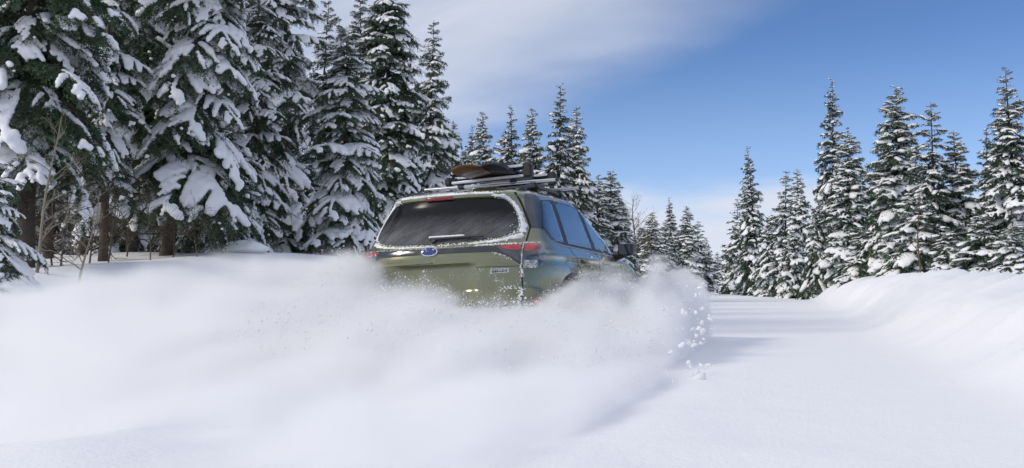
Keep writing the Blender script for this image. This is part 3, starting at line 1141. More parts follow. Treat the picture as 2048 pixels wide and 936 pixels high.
def crossbar(y, x0, x1, z, label):
    root = empty('roof_crossbar')
    root.matrix_world = CARM @ Matrix.Translation((0, y, z))
    tag(root, label, 'roof bar')
    bm = rbox(x1 - x0, .075, .026, .012, ((x0 + x1) / 2, 0, 0))
    mesh_obj('bar', bm_mesh('bar', bm, M['alu'], sharp=40), root)
    for x in (x0, x1):
        bm = rbox(.02, .080, .032, .009, (x, 0, 0))
        mesh_obj('end_cap', bm_mesh('end_cap', bm, M['plastic'], sharp=40), root)
    for s in (-1, 1):
        bm = rbox(.13, .11, .085, .02, (s * .545, 0, -.052))
        for v in bm.verts:
            if v.co.z > -.05:
                v.co.x = s * .545 + (v.co.x - s * .545) * .6
        mesh_obj('foot', bm_mesh('foot', bm, M['plastic'], sharp=50), root)
    return root


def carrier(y, x0, x1, z, label):
    """hinged ski and board carrier: lower jaw, upper jaw, end hinge and end lock"""
    root = empty('board_carrier')
    root.matrix_world = CARM @ Matrix.Translation((0, y, z)) @ Matrix.Rotation(R_(-1.5), 4, 'Y')
    tag(root, label, 'board carrier')
    xm, ln = (x0 + x1) / 2, x1 - x0
    for nm, zz in (('lower_jaw', 0.0), ('upper_jaw', .098)):
        bm = rbox(ln - .10, .070, .030, .010, (xm, 0, zz))
        jaw = mesh_obj(nm, bm_mesh(nm, bm, M['plastic'], sharp=40), root)
        bm = rbox(ln - .14, .012, .026, .005, (xm, -.037, zz))
        mesh_obj('aluminium_strip', bm_mesh('aluminium_strip', bm, M['alu'], sharp=40), jaw)
        bm = rbox(ln - .12, .055, .022, .009, (xm, 0, .025 if zz == 0 else zz - .025))
        mesh_obj('rubber_pad', bm_mesh('rubber_pad', bm, M['rubber'], sharp=40), jaw)
    bm = rbox(.085, .095, .145, .018, (x1 - .03, 0, .050))
    mesh_obj('lock_housing', bm_mesh('lock_housing', bm, M['plastic'], sharp=40), root)
    bm = rbox(.070, .090, .085, .018, (x0 + .03, 0, .018))
    mesh_obj('hinge_housing', bm_mesh('hinge_housing', bm, M['plastic'], sharp=40), root)
    for x in (x0 + .16, x1 - .18):
        bm = rbox(.07, .075, .055, .012, (x, 0, -.042))
        mesh_obj('bracket', bm_mesh('bracket', bm, M['plastic'], sharp=40), root)
    return root


crossbar(1.25, -.59, .78, 1.722, 'silver rear roof crossbar carrying the upper board carrier')
crossbar(2.05, -.72, .79, 1.722, 'silver front roof crossbar poking out above the right-hand doors')
carrier(1.25, -.35, .53, 1.772, 'black and silver board carrier nearest the rear window')
carrier(2.05, -.35, .53, 1.772, 'black board carrier over the front doors, half hidden behind the rear one')


def snowboard(x, y0, ln, wd, z, rise, mtop, mbase, label, tilt=0.0):
    root = empty('snowboard')
    root.matrix_world = CARM @ Matrix.Translation((x, y0, z)) @ Matrix.Rotation(tilt, 4, 'Y')
    tag(root, label, 'snowboard', None)
    n, m_ = 40, 8
    for nm, dz, mt in (('deck', .006, mtop), ('base', -.003, mbase)):
        v = []
        for i in range(n + 1):
            t = i / n
            yy = t * ln
            e = min(yy, ln - yy)
            hw = wd / 2 * (min(1, max(0.0, 1 - (1 - e / .17) ** 2)) ** .5 if e < .17 else 1) * (1 - .10 * math.sin(math.pi * t))
            zz = rise * max(0, 1 - e / .26) ** 1.8
            for j in range(m_ + 1):
                v.append((hw * (2 * j / m_ - 1), yy, zz + dz))
        vb = [(a, b, c - .006) for a, b, c in v]
        k = (m_ + 1)
        f = []
        off = len(v)
        for i in range(n):
            for j in range(m_):
                a = i * k + j
                f.append((a, a + 1, a + k + 1, a + k))
                f.append((off + a, off + a + k, off + a + k + 1, off + a + 1))
            f.append((i * k, (i + 1) * k, off + (i + 1) * k, off + i * k))
            f.append((i * k + m_, off + i * k + m_, off + (i + 1) * k + m_, (i + 1) * k + m_))
        s2 = Soup()
        s2.add(v + vb, f)
        mesh_obj(nm, s2.mesh(nm, mt, sharp=50), root)
    return root


def binding(parent, y, mat):
    b = mesh_obj('binding', bm_mesh('binding', rbox(.20, .10, .02, .008, (0, y, .02)), mat, sharp=40), parent)
    bm = bmesh.new()
    rows = []
    for i in range(9):
        a = -math.pi * .62 + math.pi * 1.24 * i / 8
        x, yy = .055 * math.sin(a) * 1.4, y + .05
        rows.append((bm.verts.new((.09 * math.sin(a), y + .05 + .06 * math.cos(a), .025)), bm.verts.new((.085 * math.sin(a), y + .10 + .05 * math.cos(a), 0.075 + .03 * math.cos(a)))))
    for (a, b_), (c, d) in zip(rows, rows[1:]):
        bm.faces.new((a, b_, d, c))
    me = bm_mesh('highback', bm, mat)
    ob = mesh_obj('highback', me, b)
    so = ob.modifiers.new('thick', 'SOLIDIFY')
    so.thickness = .012


b1 = snowboard(.055, .62, 1.55, .29, 1.812, .03, M['wood'], M['wood'], 'snowboard with orange brown tip lying over the rear of the roof', R_(-6))
b2 = snowboard(.27, .80, 1.52, .27, 1.822, .05, M['board_black'], M['board_grey'], 'black snowboard with a curled tip on the right side of the rack', R_(5))
binding(b2, .34, M['plastic'])
b3 = snowboard(.19, 1.02, 1.45, .26, 1.868, .03, M['board_black'], M['board_black'], 'dark snowboard lying on top between the other two on the rack', R_(-3))

# ------------------------------------------------------------------ spruces
def remesh(v, f, voxel, target, smooth_it=2, seed=0, jitter=0.0):
    me = np_mesh('tmp', v, f)
    o = mesh_obj('tmp', me)
    r = o.modifiers.new('r', 'REMESH')
    r.mode = 'VOXEL'
    r.voxel_size = voxel
    sm = o.modifiers.new('s', 'SMOOTH')
    sm.factor = 0.5
    sm.iterations = smooth_it
    bpy.context.view_layer.update()
    e = evaluated(o)
    n = len(e.polygons) * 2
    bpy.data.objects.remove(o)
    if n > target:
        o = mesh_obj('tmp', e)
        d = o.modifiers.new('d', 'DECIMATE')
        d.ratio = target / n
        bpy.context.view_layer.update()
        e2 = evaluated(o)
        bpy.data.objects.remove(o)
        e = e2
    bm = bmesh.new()
    bm.from_mesh(e)
    bmesh.ops.triangulate(bm, faces=bm.faces[:])
    v = np.array([x.co[:] for x in bm.verts])
    f = np.array([[x.index for x in p.verts] for p in bm.faces])
    bm.free()
    bpy.data.meshes.remove(e)
    return v, f


def bough(seed, L=1.5, ntw=11, sub=True, nlen=.04, nw=.006, nds=.012, snow=0.7, sr=.06, voxel=.024, starget=2600, droop=.35, lift=.12, patchy=.5, hang=3, wf=2.6, tdr=.42):
    """one spruce bough along +X: twigs in a flat fan, needles round every twig, snow pads lying on top.
    returns needles (v,f), wood (v,f), snow (v,f)"""
    g = np.random.default_rng(seed)
    segs, wood = [], Soup()
    bl = []
    P = lambda t: np.array([L * t, .05 * L * math.sin(2.3 * t + seed), L * (lift * t - droop * t * t)])
    ax = np.array([P(t) for t in np.linspace(0, 1, 10)])
    wood.tube(ax, np.linspace(.018, .004, 10) * L, 5)
    for a, b in zip(ax[1:-1], ax[2:]):
        segs.append((a, b))
    wave = lambda x, y: vnoise(x * wf + seed * 3.1, y * wf, 0, seed)
    for t in np.linspace(.22, 1, 14):
        p = P(t)
        if wave(p[0], p[1]) > patchy - .18:
            bl.append((p + np.array([0, 0, .3 * sr]), sr * (1.15 - .45 * t) * g.uniform(.8, 1.2)))
    for s in (-1, 1):
        for k in range(ntw):
            t = .14 + .84 * (k + g.uniform(-.3, .3)) / ntw
            b0 = P(t)
            d0 = (P(min(1, t + .05)) - P(t - .05))
            d0 /= np.linalg.norm(d0)
            an = R_(g.uniform(44, 66))
            l = L * (.46 * (1 - t) ** .75 + .09) * g.uniform(.75, 1.15) * min(1, .45 + t * 1.6)
            sd_ = np.array([0, s, 0.0])
            d = d0 * math.cos(an) + sd_ * math.sin(an)
            ns_ = 5
            pts = []
            for q in np.linspace(0, 1, ns_):
                z = -tdr * l * q * q
                pts.append(b0 + d * l * q + np.array([.10 * l * q * q, 0, z]))
            for a, b in zip(pts[:-1], pts[1:]):
                segs.append((a, b))
            if sub:
                wood.tube(np.array(pts), np.linspace(.005, .002, ns_) * L, 3)
                m_ = int(l / .07)
                for j in range(1, m_):
                    q = j / m_
                    pb = b0 + d * l * q + np.array([.10 * l * q * q, 0, -tdr * l * q * q])
                    for s2 in (-1, 1):
                        pr = np.array([-d[1], d[0], 0]) * s2
                        e = d * .75 + pr * .65
                        ll = min(.15, .36 * l * (1 - q) + .04) * g.uniform(.7, 1.2)
                        segs.append((pb, pb + e * ll + np.array([0, 0, -.22 * ll])))
            for _h in range(hang):
                q = g.uniform(.1, 1)
                pb = b0 + d * l * q + np.array([.10 * l * q * q, 0, -tdr * l * q * q])
                hl_ = L * g.uniform(.07, .17)
                hd = d * g.uniform(.1, .7) + np.array([g.normal(0, .3), g.normal(0, .3), -g.uniform(.5, 1.0)])
                segs.append((pb, pb + hd * hl_))
            nb = max(2, int(l / (sr * .75)))
            on = wave(*(b0 + d * l * .6)[:2])
            if on > patchy - .1 and g.random() < .92:
                for q in np.linspace(.18, 1.0, nb):
                    if on < patchy + .05 and q < .4:
                        continue
                    r = sr * (.62 + .5 * math.sin(math.pi * min(1, q * .85))) * g.uniform(.75, 1.2) * (.7 + .5 * (on - patchy + .1) / .5)
                    p = b0 + d * l * q + np.array([.10 * l * q * q, 0, -tdr * l * q * q + .35 * r])
                    bl.append((p, r))
    segs = np.array(segs)
    ln = np.linalg.norm(segs[:, 1] - segs[:, 0], axis=1)
    cnt = np.maximum(1, (ln / nds).astype(int))
    idx = np.repeat(np.arange(len(segs)), cnt)
    u = g.random(len(idx))
    base = segs[idx, 0] + (segs[idx, 1] - segs[idx, 0]) * u[:, None]
    sdv = (segs[idx, 1] - segs[idx, 0]) / (ln[idx, None] + 1e-9)
    rnd = g.normal(0, 1, (len(idx), 3))
    rnd[:, 2] = rnd[:, 2] * .8 - .15
    rnd -= sdv * (rnd * sdv).sum(1, keepdims=True)
    rnd /= np.linalg.norm(rnd, axis=1, keepdims=True) + 1e-9
    nd_ = sdv * .55 + rnd * .85
    tip = base + nd_ * (nlen * g.uniform(.7, 1.25, len(idx)))[:, None]
    wv = np.cross(nd_, g.normal(0, 1, nd_.shape))
    wv /= np.linalg.norm(wv, axis=1, keepdims=True) + 1e-9
    m1 = base + nd_ * nlen * .35
    v = np.stack([base, m1 + wv * nw, tip, m1 - wv * nw], 1).reshape(-1, 3)
    f = np.arange(len(idx) * 4).reshape(-1, 4)
    # snow
    sv, sf, n0 = [], [], 0
    for p, r in bl:
        if snow < 1 and g.random() > snow:
            continue
        sc = np.array([r * g.uniform(1.0, 1.45), r * g.uniform(1.0, 1.35), r * g.uniform(.72, .98)])
        sv.append(ICO1[0] * sc + p)
        sf.append(ICO1[1] + n0)
        n0 += len(ICO1[0])
    if sv:
        sv, sf = remesh(np.concatenate(sv), np.concatenate(sf), voxel, starget)
    else:
        sv, sf = np.zeros((0, 3)), np.zeros((0, 3), int)
    wq = [q for q in wood.q]
    wt = [q for q in wood.t]
    return (v, f), (np.concatenate(wood.v), wq, wt), (sv, sf)


def bough_meshes(b, nm, mat):
    (v, f), (wv, wq, wt), (sv, sf) = b
    n = len(v)
    fs = [f]
    if wq:
        fs[0] = np.vstack([f, np.array(wq) + n])
    if wt:
        fs.append(np.array(wt) + n)
    me = np_mesh(nm, np.vstack([v, wv]), fs, smooth=False)
    me.materials.append(mat)
    me.materials.append(M['bark'])
    nq = len(fs[0])
    mi = np.zeros(len(me.polygons), np.int32)
    mi[len(f):] = 1
    me.polygons.foreach_set('material_index', mi)
    sm = np_mesh(nm + '_snow', sv, sf, M['snow']) if len(sv) else None
    return me, sm


NEAR = []
for i, (dr, pa, sn, lf) in enumerate([(.35, .46, .95, .12), (.45, .50, .93, .14), (.30, .56, .9, .10), (.55, .45, .95, .18), (.38, .62, .85, .12), (.42, .40, .97, .15)]):
    NEAR.append(bough_meshes(bough(100 + i, L=1.5, droop=dr, patchy=pa, snow=sn, lift=lf, sr=.061, voxel=.023, starget=2600, nlen=.052, nw=.0085, hang=5, wf=3.5), 'near_bough', M['needles']))
MIDB = []
for i, (dr, pa, sn) in enumerate([(.35, .50, .95), (.45, .56, .93), (.30, .64, .9), (.5, .52, .93), (.3, .75, .8), (.4, .42, .97)]):
    MIDB.append(bough(200 + i, L=1.0, ntw=7, sub=False, nlen=.10, nw=.017, nds=.026, droop=dr, patchy=pa, snow=sn, sr=.056, voxel=.036, starget=270, hang=3, wf=4.4))


def bough_frame(z, H, az, pit, roll, sc, off=(0, 0)):
    return Matrix.Translation((off[0], off[1], z)) @ Matrix.Rotation(az, 4, 'Z') @ Matrix.Rotation(-pit, 4, 'Y') @ Matrix.Rotation(roll, 4, 'X') @ Matrix.Diagonal((sc, sc, sc, 1))


def whorls(g, H, Rm, z0, dz, per, shape=.85, gaps=.12, tipup=36, lowdown=-30):
    """bough positions: (z, azimuth, pitch, length)"""
    out = []
    z = z0
    az = g.uniform(0, 6.28)
    while z < H - .12:
        u = (z - z0) / (H - z0)
        n = max(3, int(round(per * (1 - .35 * u))))
        for k in range(n):
            if g.random() < gaps:
                continue
            a = az + 2 * math.pi * k / n + g.uniform(-.3, .3)
            ln = Rm * ((1 - u) ** shape + .085) * g.choice([g.uniform(.45, .8), g.uniform(.75, 1.0), g.uniform(.9, 1.18)])
            if u < .08:
                ln *= .8
            pt = R_(lowdown + (tipup - lowdown) * u ** 1.4 + g.normal(0, 12))
            out.append((max(.12, z + g.uniform(-.9, .9) * dz), a, pt, ln))
        az += 2.4
        z += dz * (1 - .45 * u) * g.uniform(.8, 1.2)
    return out


def trunk_mesh(g, H, r0, bend=.1, dead=0, dead_z=(.2, 1.6), mat='bark', sides=9):
    s_ = Soup()
    n = 14
    zz = np.linspace(-.25, H, n)
    pth = np.c_[bend * np.sin(zz / H * 3.0) * .5, bend * np.sin(zz / H * 2.1 + 1) * .4 - bend * .4 * math.sin(1), zz]
    s_.tube(pth, r0 * (1 - zz.clip(0) / H * .94) * (1 + .35 * np.exp(-(zz + .25) / .3)), sides)
    for _ in range(dead):
        z = g.uniform(*dead_z)
        a = g.uniform(0, 6.28)
        ln = g.uniform(.3, 1.0)
        dr = np.array([math.cos(a), math.sin(a), 0])
        q = [np.array([0, 0, z]) + dr * (ln * t) + np.array([0, 0, -ln * .30 * t * t + .05 * math.sin(5 * t + a)]) for t in np.linspace(0, 1, 6)]
        s_.tube(q, np.linspace(.014, .003, 6), 4)
        for _k in range(4):
            t = g.uniform(.3, .9)
            b0 = np.array([0, 0, z]) + dr * (ln * t) + np.array([0, 0, -ln * .30 * t * t + .05 * math.sin(5 * t + a)])
            d2 = dr * .6 + g.normal(0, .5, 3) + np.array([0, 0, -.2])
            l2 = ln * .4 * g.uniform(.5, 1)
            s_.tube([b0, b0 + d2 * l2 * .5, b0 + d2 * l2 + np.array([0, 0, -.05 * l2])], [.005, .004, .002], 3)
    return s_.mesh('trunk', M[mat])


def merged_crown(g, bs, protos, weights, name, nmat):
    V, F, n = [], [], 0
    SV, SF, sn = [], [], 0
    WV, WQ, wn_ = [], [], 0
    for z, a, pt, ln in bs:
        (v, f), (wv, wq, wt), (sv, sf) = protos[g.choice(len(protos), p=weights)]
        m = np.array(bough_frame(z, 0, a, pt, g.uniform(-.45, .45), ln))
        tr = lambda p: p @ m[:3, :3].T + m[:3, 3]
        V.append(tr(v))
        F.append(f + n)
        n += len(v)
        WV.append(tr(wv))
        if wq:
            WQ.append(np.array(wq) + wn_)
        wn_ += len(wv)
        if len(sv):
            SV.append(tr(sv))
            SF.append(sf + sn)
            sn += len(sv)
    v = np.concatenate(V)
    fq = np.concatenate(F)
    wq = np.concatenate(WQ) + len(v)
    me = np_mesh(name, np.concatenate([v] + WV), [np.vstack([fq, wq])], smooth=False)
    me.materials.append(nmat)
    me.materials.append(M['bark'])
    mi = np.zeros(len(me.polygons), np.int32)
    mi[len(fq):] = 1
    me.polygons.foreach_set('material_index', mi)
    sm = np_mesh(name + '_snow', np.concatenate(SV), np.concatenate(SF), M['snow'])
    return me, sm


# tree kinds shared by the stands further off: (crown, snow, trunk) at height 10, radius 1.6
KINDS = []
KH, KR = 9.0, 1.8
for i, (wt, dz, per, shp, gp, nm, KH, KR) in enumerate([
        ((.3, .25, .1, .2, .0, .15), .25, 7, .85, .10, 'needles', 9.0, 1.8),       # 0 medium
        ((.3, .1, .0, .2, .0, .4), .25, 7, .75, .06, 'needles', 9.0, 1.8),         # 1 heavy
        ((.1, .25, .3, .1, .2, .05), .26, 7, .95, .12, 'needles_dark', 9.0, 1.8),  # 2 dark
        ((.2, .3, .2, .2, .1, .0), .33, 6, .80, .22, 'needles_dark', 9.0, 1.8),    # 3 sparse, tiered
        ((.05, .15, .35, .05, .4, .0), .26, 7, 1.0, .14, 'needles_dark', 9.0, 1.8),  # 4 darkest spire
        ((.25, .25, .15, .2, .05, .1), .25, 7, .65, .10, 'needles', 9.0, 1.8),     # 5 columnar
        ((.3, .1, .1, .2, .0, .3), .17, 7, .70, .08, 'needles', 3.4, 1.25),   # 6 short, loaded
        ((.2, .3, .2, .2, .1, .0), .17, 7, .80, .12, 'needles', 3.4, 1.15),   # 7 short, greener
]):
    g = np.random.default_rng(300 + i)
    bs = whorls(g, KH, KR, .45 if KH > 5 else .15, dz, per, shp, gp)
    c, s = merged_crown(g, bs, MIDB, wt, 'crown', M[nm])
    KINDS.append((KH, KR, c, s, trunk_mesh(g, KH, .014 * KH, .12, dead=6, dead_z=(.2, 2.0))))


def stand_tree(px, d, apex, rad, kind, label, group=None, az=None, lean=0.0):
    base = at(px, 560, d)
    zb = float(ground_h(base[0], base[1]))
    top = at(px, apex, d)[2]
    H = top - zb
    o = empty('spruce_tree', (base[0], base[1], zb - .05))
    o.rotation_euler = (random.gauss(0, .022), lean + random.gauss(0, .022), random.uniform(0, 6.28) if az is None else az)
    k = rad * d / FPX
    KH, KR, c, s, t = KINDS[kind]
    o.scale = (k / KR * random.uniform(.85, 1.15), k / KR * random.uniform(.85, 1.15), H / KH)
    tag(o, label, 'spruce', group)
    tag(mesh_obj('crown', c, o), kind='stuff')
    tag(mesh_obj('snow_load', s, o), kind='stuff')
    mesh_obj('trunk', t, o)
    return o


def near_tree(px, d, apex, rad, label, z0=.5, dz=.33, per=5, gaps=.15, seed=0, lean=0.0, prot=None, zcut=None, shape=.7, r0=.08, dead=10, group=None, smin=.55):
    """a spruce near enough that every bough is a part with its own snow pad"""
    g = np.random.default_rng(seed)
    base = at(px, 560, d)
    zb = float(ground_h(base[0], base[1]))
    H = at(px, apex, d)[2] - zb
    Rm = rad * d / FPX
    o = empty('spruce_tree', (base[0], base[1], zb - .05))
    o.rotation_euler = (0, lean, 0)
    tag(o, label, 'spruce', group)
    mesh_obj('trunk', trunk_mesh(g, H, r0, .05, dead=dead, dead_z=(.25, max(1.2, z0 + .6))), o)
    top_vis = CAM_Z + (HORIZON + 40) / FPX * (d + Rm) - zb     # boughs above the frame are one crown part
    low, high = [], []
    for b in whorls(g, H, Rm, z0, dz, per, shape, gaps):
        (low if b[0] < top_vis else high).append(b)
    for z, a, pt, ln in low:
        me, sm = NEAR[g.choice(prot if prot is not None else len(NEAR))]
        b = mesh_obj('bough', me, o)
        sc = ln / 1.5
        m = bough_frame(z, H, a, pt, g.uniform(-.25, .25), 1)
        sw = max(sc, smin * min(1.0, sc * 2.2))
        b.matrix_local = m @ Matrix.Diagonal((sc, sw, sw, 1))
        mesh_obj('snow_pad', sm, b)
    if high:
        c, s = merged_crown(g, high, MIDB, (.3, .2, .1, .2, .05, .15), 'upper_crown', M['needles'])
        tag(mesh_obj('upper_crown', c, o), kind='stuff')
        tag(mesh_obj('snow_load', s, o), kind='stuff')
    return o


# ---- left forest edge, near
near_tree(48, 11.5, -900, 215, 'huge dark spruce at the left edge with thick snow pads and a black trunk', z0=1.45, dz=0.281, per=7, seed=1, r0=0.102, gaps=.10, dead=24)
near_tree(262, 16.0, -600, 190, 'tall spruce with a bare straight lower trunk right of the thin saplings', z0=1.7, dz=0.265, per=7, seed=2, dead=26, r0=0.082)
near_tree(330, 14.5, -500, 172, 'leaning spruce whose trunk tilts right beside the snowy left bank', z0=1.15, dz=0.257, per=7, seed=3, lean=R_(9), dead=14, r0=0.088, prot=[0, 1, 3, 5])
near_tree(562, 20.5, -300, 130, 'sparse tall spruce with its trunk showing between snow clumps', z0=.5, dz=0.312, per=6, seed=4, gaps=.22, r0=0.082, prot=[0, 1, 3, 4, 5])
near_tree(688, 18.0, 48, 118, 'bushy spruce plastered with snow standing just left of the car', z0=.25, dz=0.195, per=7, seed=5, gaps=.05, prot=[0, 1, 3, 5], dead=2, shape=.62, r0=0.054)
near_tree(455, 16.5, 235, 110, 'shorter snow-heavy spruce in front between the leaning and the sparse one', z0=.15, dz=0.187, per=7, seed=6, gaps=.08, prot=[0, 3, 5], dead=2, shape=.65, r0=0.048)
near_tree(-25, 9.0, 300, 125, 'small snow-buried spruce cut off by the lower left picture edge', z0=.1, dz=0.172, per=7, seed=7, gaps=.05, prot=[0, 3, 5], dead=0, r0=0.034)
near_tree(165, 19.0, -500, 170, 'dark shaded spruce behind the thin saplings', z0=2.0, dz=0.281, per=7, seed=8, dead=24)
near_tree(400, 20.5, -400, 160, 'dense spruce behind the leaning one, its top out of the picture', z0=.9, dz=0.257, per=7, seed=9, dead=12)
near_tree(772, 26.0, -60, 125, 'tall dark spruce behind the bushy snow-plastered one', z0=.4, dz=0.234, per=8, seed=10, prot=[1, 2, 4], gaps=.08, shape=.75, dead=4, smin=.7)
near_tree(205, 13.6, -420, 105, 'slender spruce in front of the bare straight trunk', z0=1.35, dz=.26, per=6, seed=21, gaps=.12, dead=14, r0=.06)
near_tree(508, 17.6, -120, 100, 'slender snowy spruce left of the sparse tall one', z0=.9, dz=.26, per=6, seed=22, gaps=.12, dead=6, r0=.06)
near_tree(95, 15.0, -600, 130, 'slim spruce close behind the pale sapling', z0=1.6, dz=.28, per=6, seed=23, gaps=.15, dead=20, r0=.07)
# ---- left forest, behind
for px, d, ap, rad, kd, lb in [
    (20, 21, -350, 150, 2, 'shadowy spruce far back at the left picture edge'),
    (110, 27, -250, 130, 4, 'dark spruce deep in the forest behind the pale sapling'),
    (235, 25, -250, 130, 2, 'dark spruce deep in the forest left of the bare straight trunk'),
    (330, 29, -200, 120, 4, 'thin dark spruce deep in the forest above the leaning trunk'),
    (480, 27, -150, 110, 2, 'dark spruce behind the short snow-heavy one'),
    (530, 34, -60, 95, 0, 'spruce deep in the forest left of the sparse tall one'),
    (625, 31, -10, 90, 3, 'thin spruce seen in the gap right of the sparse tall one'),
    (720, 33, -30, 95, 2, 'dark spruce behind the bushy one, left of the tall dark spruce'),
    (855, 32, 36, 92, 0, 'pointed tall spruce rising above the rear left of the car roof'),
    (810, 36, 110, 85, 2, 'spruce tucked behind the tall dark one and the pointed one'),
    (902, 40, 238, 60, 0, 'slim spruce just right of the pointed tall one'),
    (945, 46, 247, 45, 4, 'narrow dark spruce above the orange snowboard tip'),
    (977, 44, 220, 56, 0, 'full spruce behind the middle of the roof rack'),
    (1022, 45, 210, 56, 2, 'darker spruce behind the right end of the board carrier'),
    (1003, 52, 262, 60, 1, 'paler spruce between the two behind the roof rack'),
    (925, 54, 300, 60, 5, 'low spruce in the back row above the rear of the roof'),
    (1076, 44, 214, 56, 0, 'spruce on the left of the tall trio beyond the car'),
    (1111, 42, 167, 66, 2, 'tallest spruce of the trio beyond the car roof'),
    (1158, 44, 210, 66, 0, 'spruce on the right of the tall trio beyond the car'),
    (1136, 47, 236, 60, 4, 'dark narrow top between the two right-hand trees of the trio'),
    (1050, 56, 290, 66, 1, 'snowy spruce low in the back left of the trio'),
    (1193, 49, 345, 52, 0, 'short spruce sloping down right of the trio'),
    (1226, 50, 340, 56, 1, 'snowy spruce above the right door mirror'),
    (1246, 56, 400, 42, 5, 'small spruce right behind the one above the door mirror'),
    (1304, 74, 422, 40, 0, 'spruce right of the bare brown tree'),
    (1326, 80, 440, 34, 1, 'small snowy spruce second right of the bare brown tree'),
    (1285, 84, 455, 42, 5, 'low spruce at the foot of the bare brown tree'),
    (1347, 86, 394, 32, 4, 'slim pointed spruce tallest of the far left row'),
    (1377, 86, 410, 42, 0, 'broad spruce above the flying snow at the far left row end'),
    (1398, 96, 440, 36, 3, 'spruce right of the broad one at the far end of the row'),
    (1416, 115, 474, 26, 0, 'small distant spruce left of the gap at the road end'),
    (1436, 160, 503, 22, 3, 'tiny spruce furthest along the left side of the road'),
    (1428, 140, 520, 26, 1, 'tiny pale spruce tucked under the furthest left row'),
    (1360, 105, 460, 38, 1, 'low pale spruce filling in under the slim pointed one'),
    # ---- right stand
    (1472, 92, 395, 40, 3, 'thin spruce first on the left of the right-hand stand'),
    (1515, 76, 290, 52, 4, 'tall dark tiered spruce second on the left of the right-hand stand'),
    (1455, 130, 490, 30, 1, 'small distant spruce right of the gap at the road end'),
    (1495, 84, 420, 48, 6, 'short snowy spruce beneath the tall dark tiered one'),
    (1571, 62, 338, 52, 3, 'snow-topped spruce with a visible leaning stem'),
    (1543, 68, 420, 48, 7, 'short spruce between the tiered one and the snow-topped one'),
    (1604, 60, 334, 50, 0, 'spruce with a narrow head left of the double-topped giant'),
    (1669, 54, 157, 74, 4, 'tallest dark spruce of the right-hand stand'),
    (1704, 50, 258, 76, 1, 'snowy spruce leaning against the right of the tallest dark one'),
    (1640, 52, 400, 60, 6, 'low snowy spruce in front of the tallest dark one'),
    (1796, 42, 171, 94, 1, 'broad spruce with a snow-capped round head'),
    (1752, 50, 330, 62, 0, 'spruce filling the gap left of the snow-capped broad one'),
    (1866, 38, 198, 84, 3, 'open-branched spruce third from the right picture edge'),
    (1835, 36, 380, 80, 6, 'short snowy spruce at the bank in front of the open-branched one'),
    (1931, 38, 254, 76, 0, 'even cone-shaped spruce between two taller ones near the right edge'),
    (1985, 40, 250, 66, 2, 'dark spruce standing left of the tall pair at the right edge'),
    (2012, 36, 192, 80, 0, 'tall spruce leading the pair at the right edge'),
    (2052, 33, 135, 90, 2, 'tallest spruce cut by the right picture edge'),
    (1968, 33, 420, 76, 7, 'short dense spruce at the bank left of the right picture edge'),
    (1900, 34, 450, 62, 6, 'knee-high snow-bent spruce at the foot of the cone-shaped one'),
    (1590, 58, 460, 52, 6, 'low snow-bent spruce at the left end of the right bank'),
    (1730, 44, 450, 62, 6, 'low snow-bent spruce behind the right bank crest'),
    (2030, 30, 440, 70, 7, 'low spruce behind the bank in the right corner'),
]:
    stand_tree(px, d, ap, rad, kd, lb)


# ---- bare saplings and the bare brown tree
def bare_tree(px, d, base_py, top_px, top_py, r0, mat, label, name='bare_sapling', nb=14, blen=.45, seed=0, depth=2, cat='sapling', sag=.0):
    g = np.random.default_rng(seed)
    b = at(px, base_py, d)
    b[2] = float(ground_h(b[0], b[1])) - .08
    t = at(top_px, top_py, d)
    H = t[2] - b[2]
    o = empty(name, tuple(b))
    tag(o, label, cat)
    st, br = Soup(), Soup()
    n = 12
    pth = np.array([(t - b) * q + np.array([.04 * H * math.sin(5 * q + seed) * q, .02 * H * math.sin(4 * q), 0]) for q in np.linspace(0, 1, n)])
    st.tube(pth, np.linspace(r0, r0 * .15, n), 7)
    mesh_obj('stem', st.mesh('stem', M[mat]), o)

    def grow(p, dr, ln, r, lev):
        q = [p]
        dd = dr / np.linalg.norm(dr)
        for _ in range(4):
            dd = dd + g.normal(0, .13, 3) + np.array([0, 0, .03 - sag])
            dd /= np.linalg.norm(dd)
            q.append(q[-1] + dd * ln / 4)
        br.tube(np.array(q), np.linspace(r, r * .35, 5), 4 if lev else 5)
        if lev < depth:
            for _ in range(4):
                i = g.integers(1, 5)
                grow(q[i], dd + g.normal(0, .7, 3), ln * g.uniform(.35, .6), r * .5, lev + 1)
    for k in range(nb):
        u = .22 + .76 * (k + g.random()) / nb
        i = u * (n - 1)
        p = pth[int(i)] + (pth[min(n - 1, int(i) + 1)] - pth[int(i)]) * (i % 1)
        a = g.uniform(0, 6.28)
        grow(p, np.array([math.cos(a), math.sin(a), .75]), blen * H * (1.1 - u) * g.uniform(.6, 1.1) + .08 * H, r0 * .45 * (1.1 - u) + .002, 0)
    mesh_obj('branches', br.mesh('branches', M['twig' if mat != 'aspen' else 'aspen']), o)
    return o


bare_tree(72, 10.6, 545, 112, 235, .022, 'aspen', 'pale bare sapling rising at the far left in front of the dark trunk', seed=3, nb=12, blen=.28)
bare_tree(150, 10.2, 552, 196, 390, .016, 'aspen', 'short thin bare sapling leaning right beside the pale one', seed=4, nb=9, blen=.25)
bare_tree(120, 11.6, 545, 150, 260, .012, 'twig', 'dark twiggy bare bush between the two pale saplings', name='bare_bush', seed=5, nb=18, blen=.5, cat='bush')
bare_tree(215, 12.5, 535, 235, 330, .013, 'twig', 'dark twiggy bare bush right of the short thin sapling', name='bare_bush', seed=6, nb=18, blen=.5, cat='bush')
bare_tree(1272, 70, 540, 1270, 398, .10, 'twig', 'bare brown leafless tree beyond the door mirror', name='bare_tree', seed=7, nb=26, blen=.34, cat='tree', depth=3)


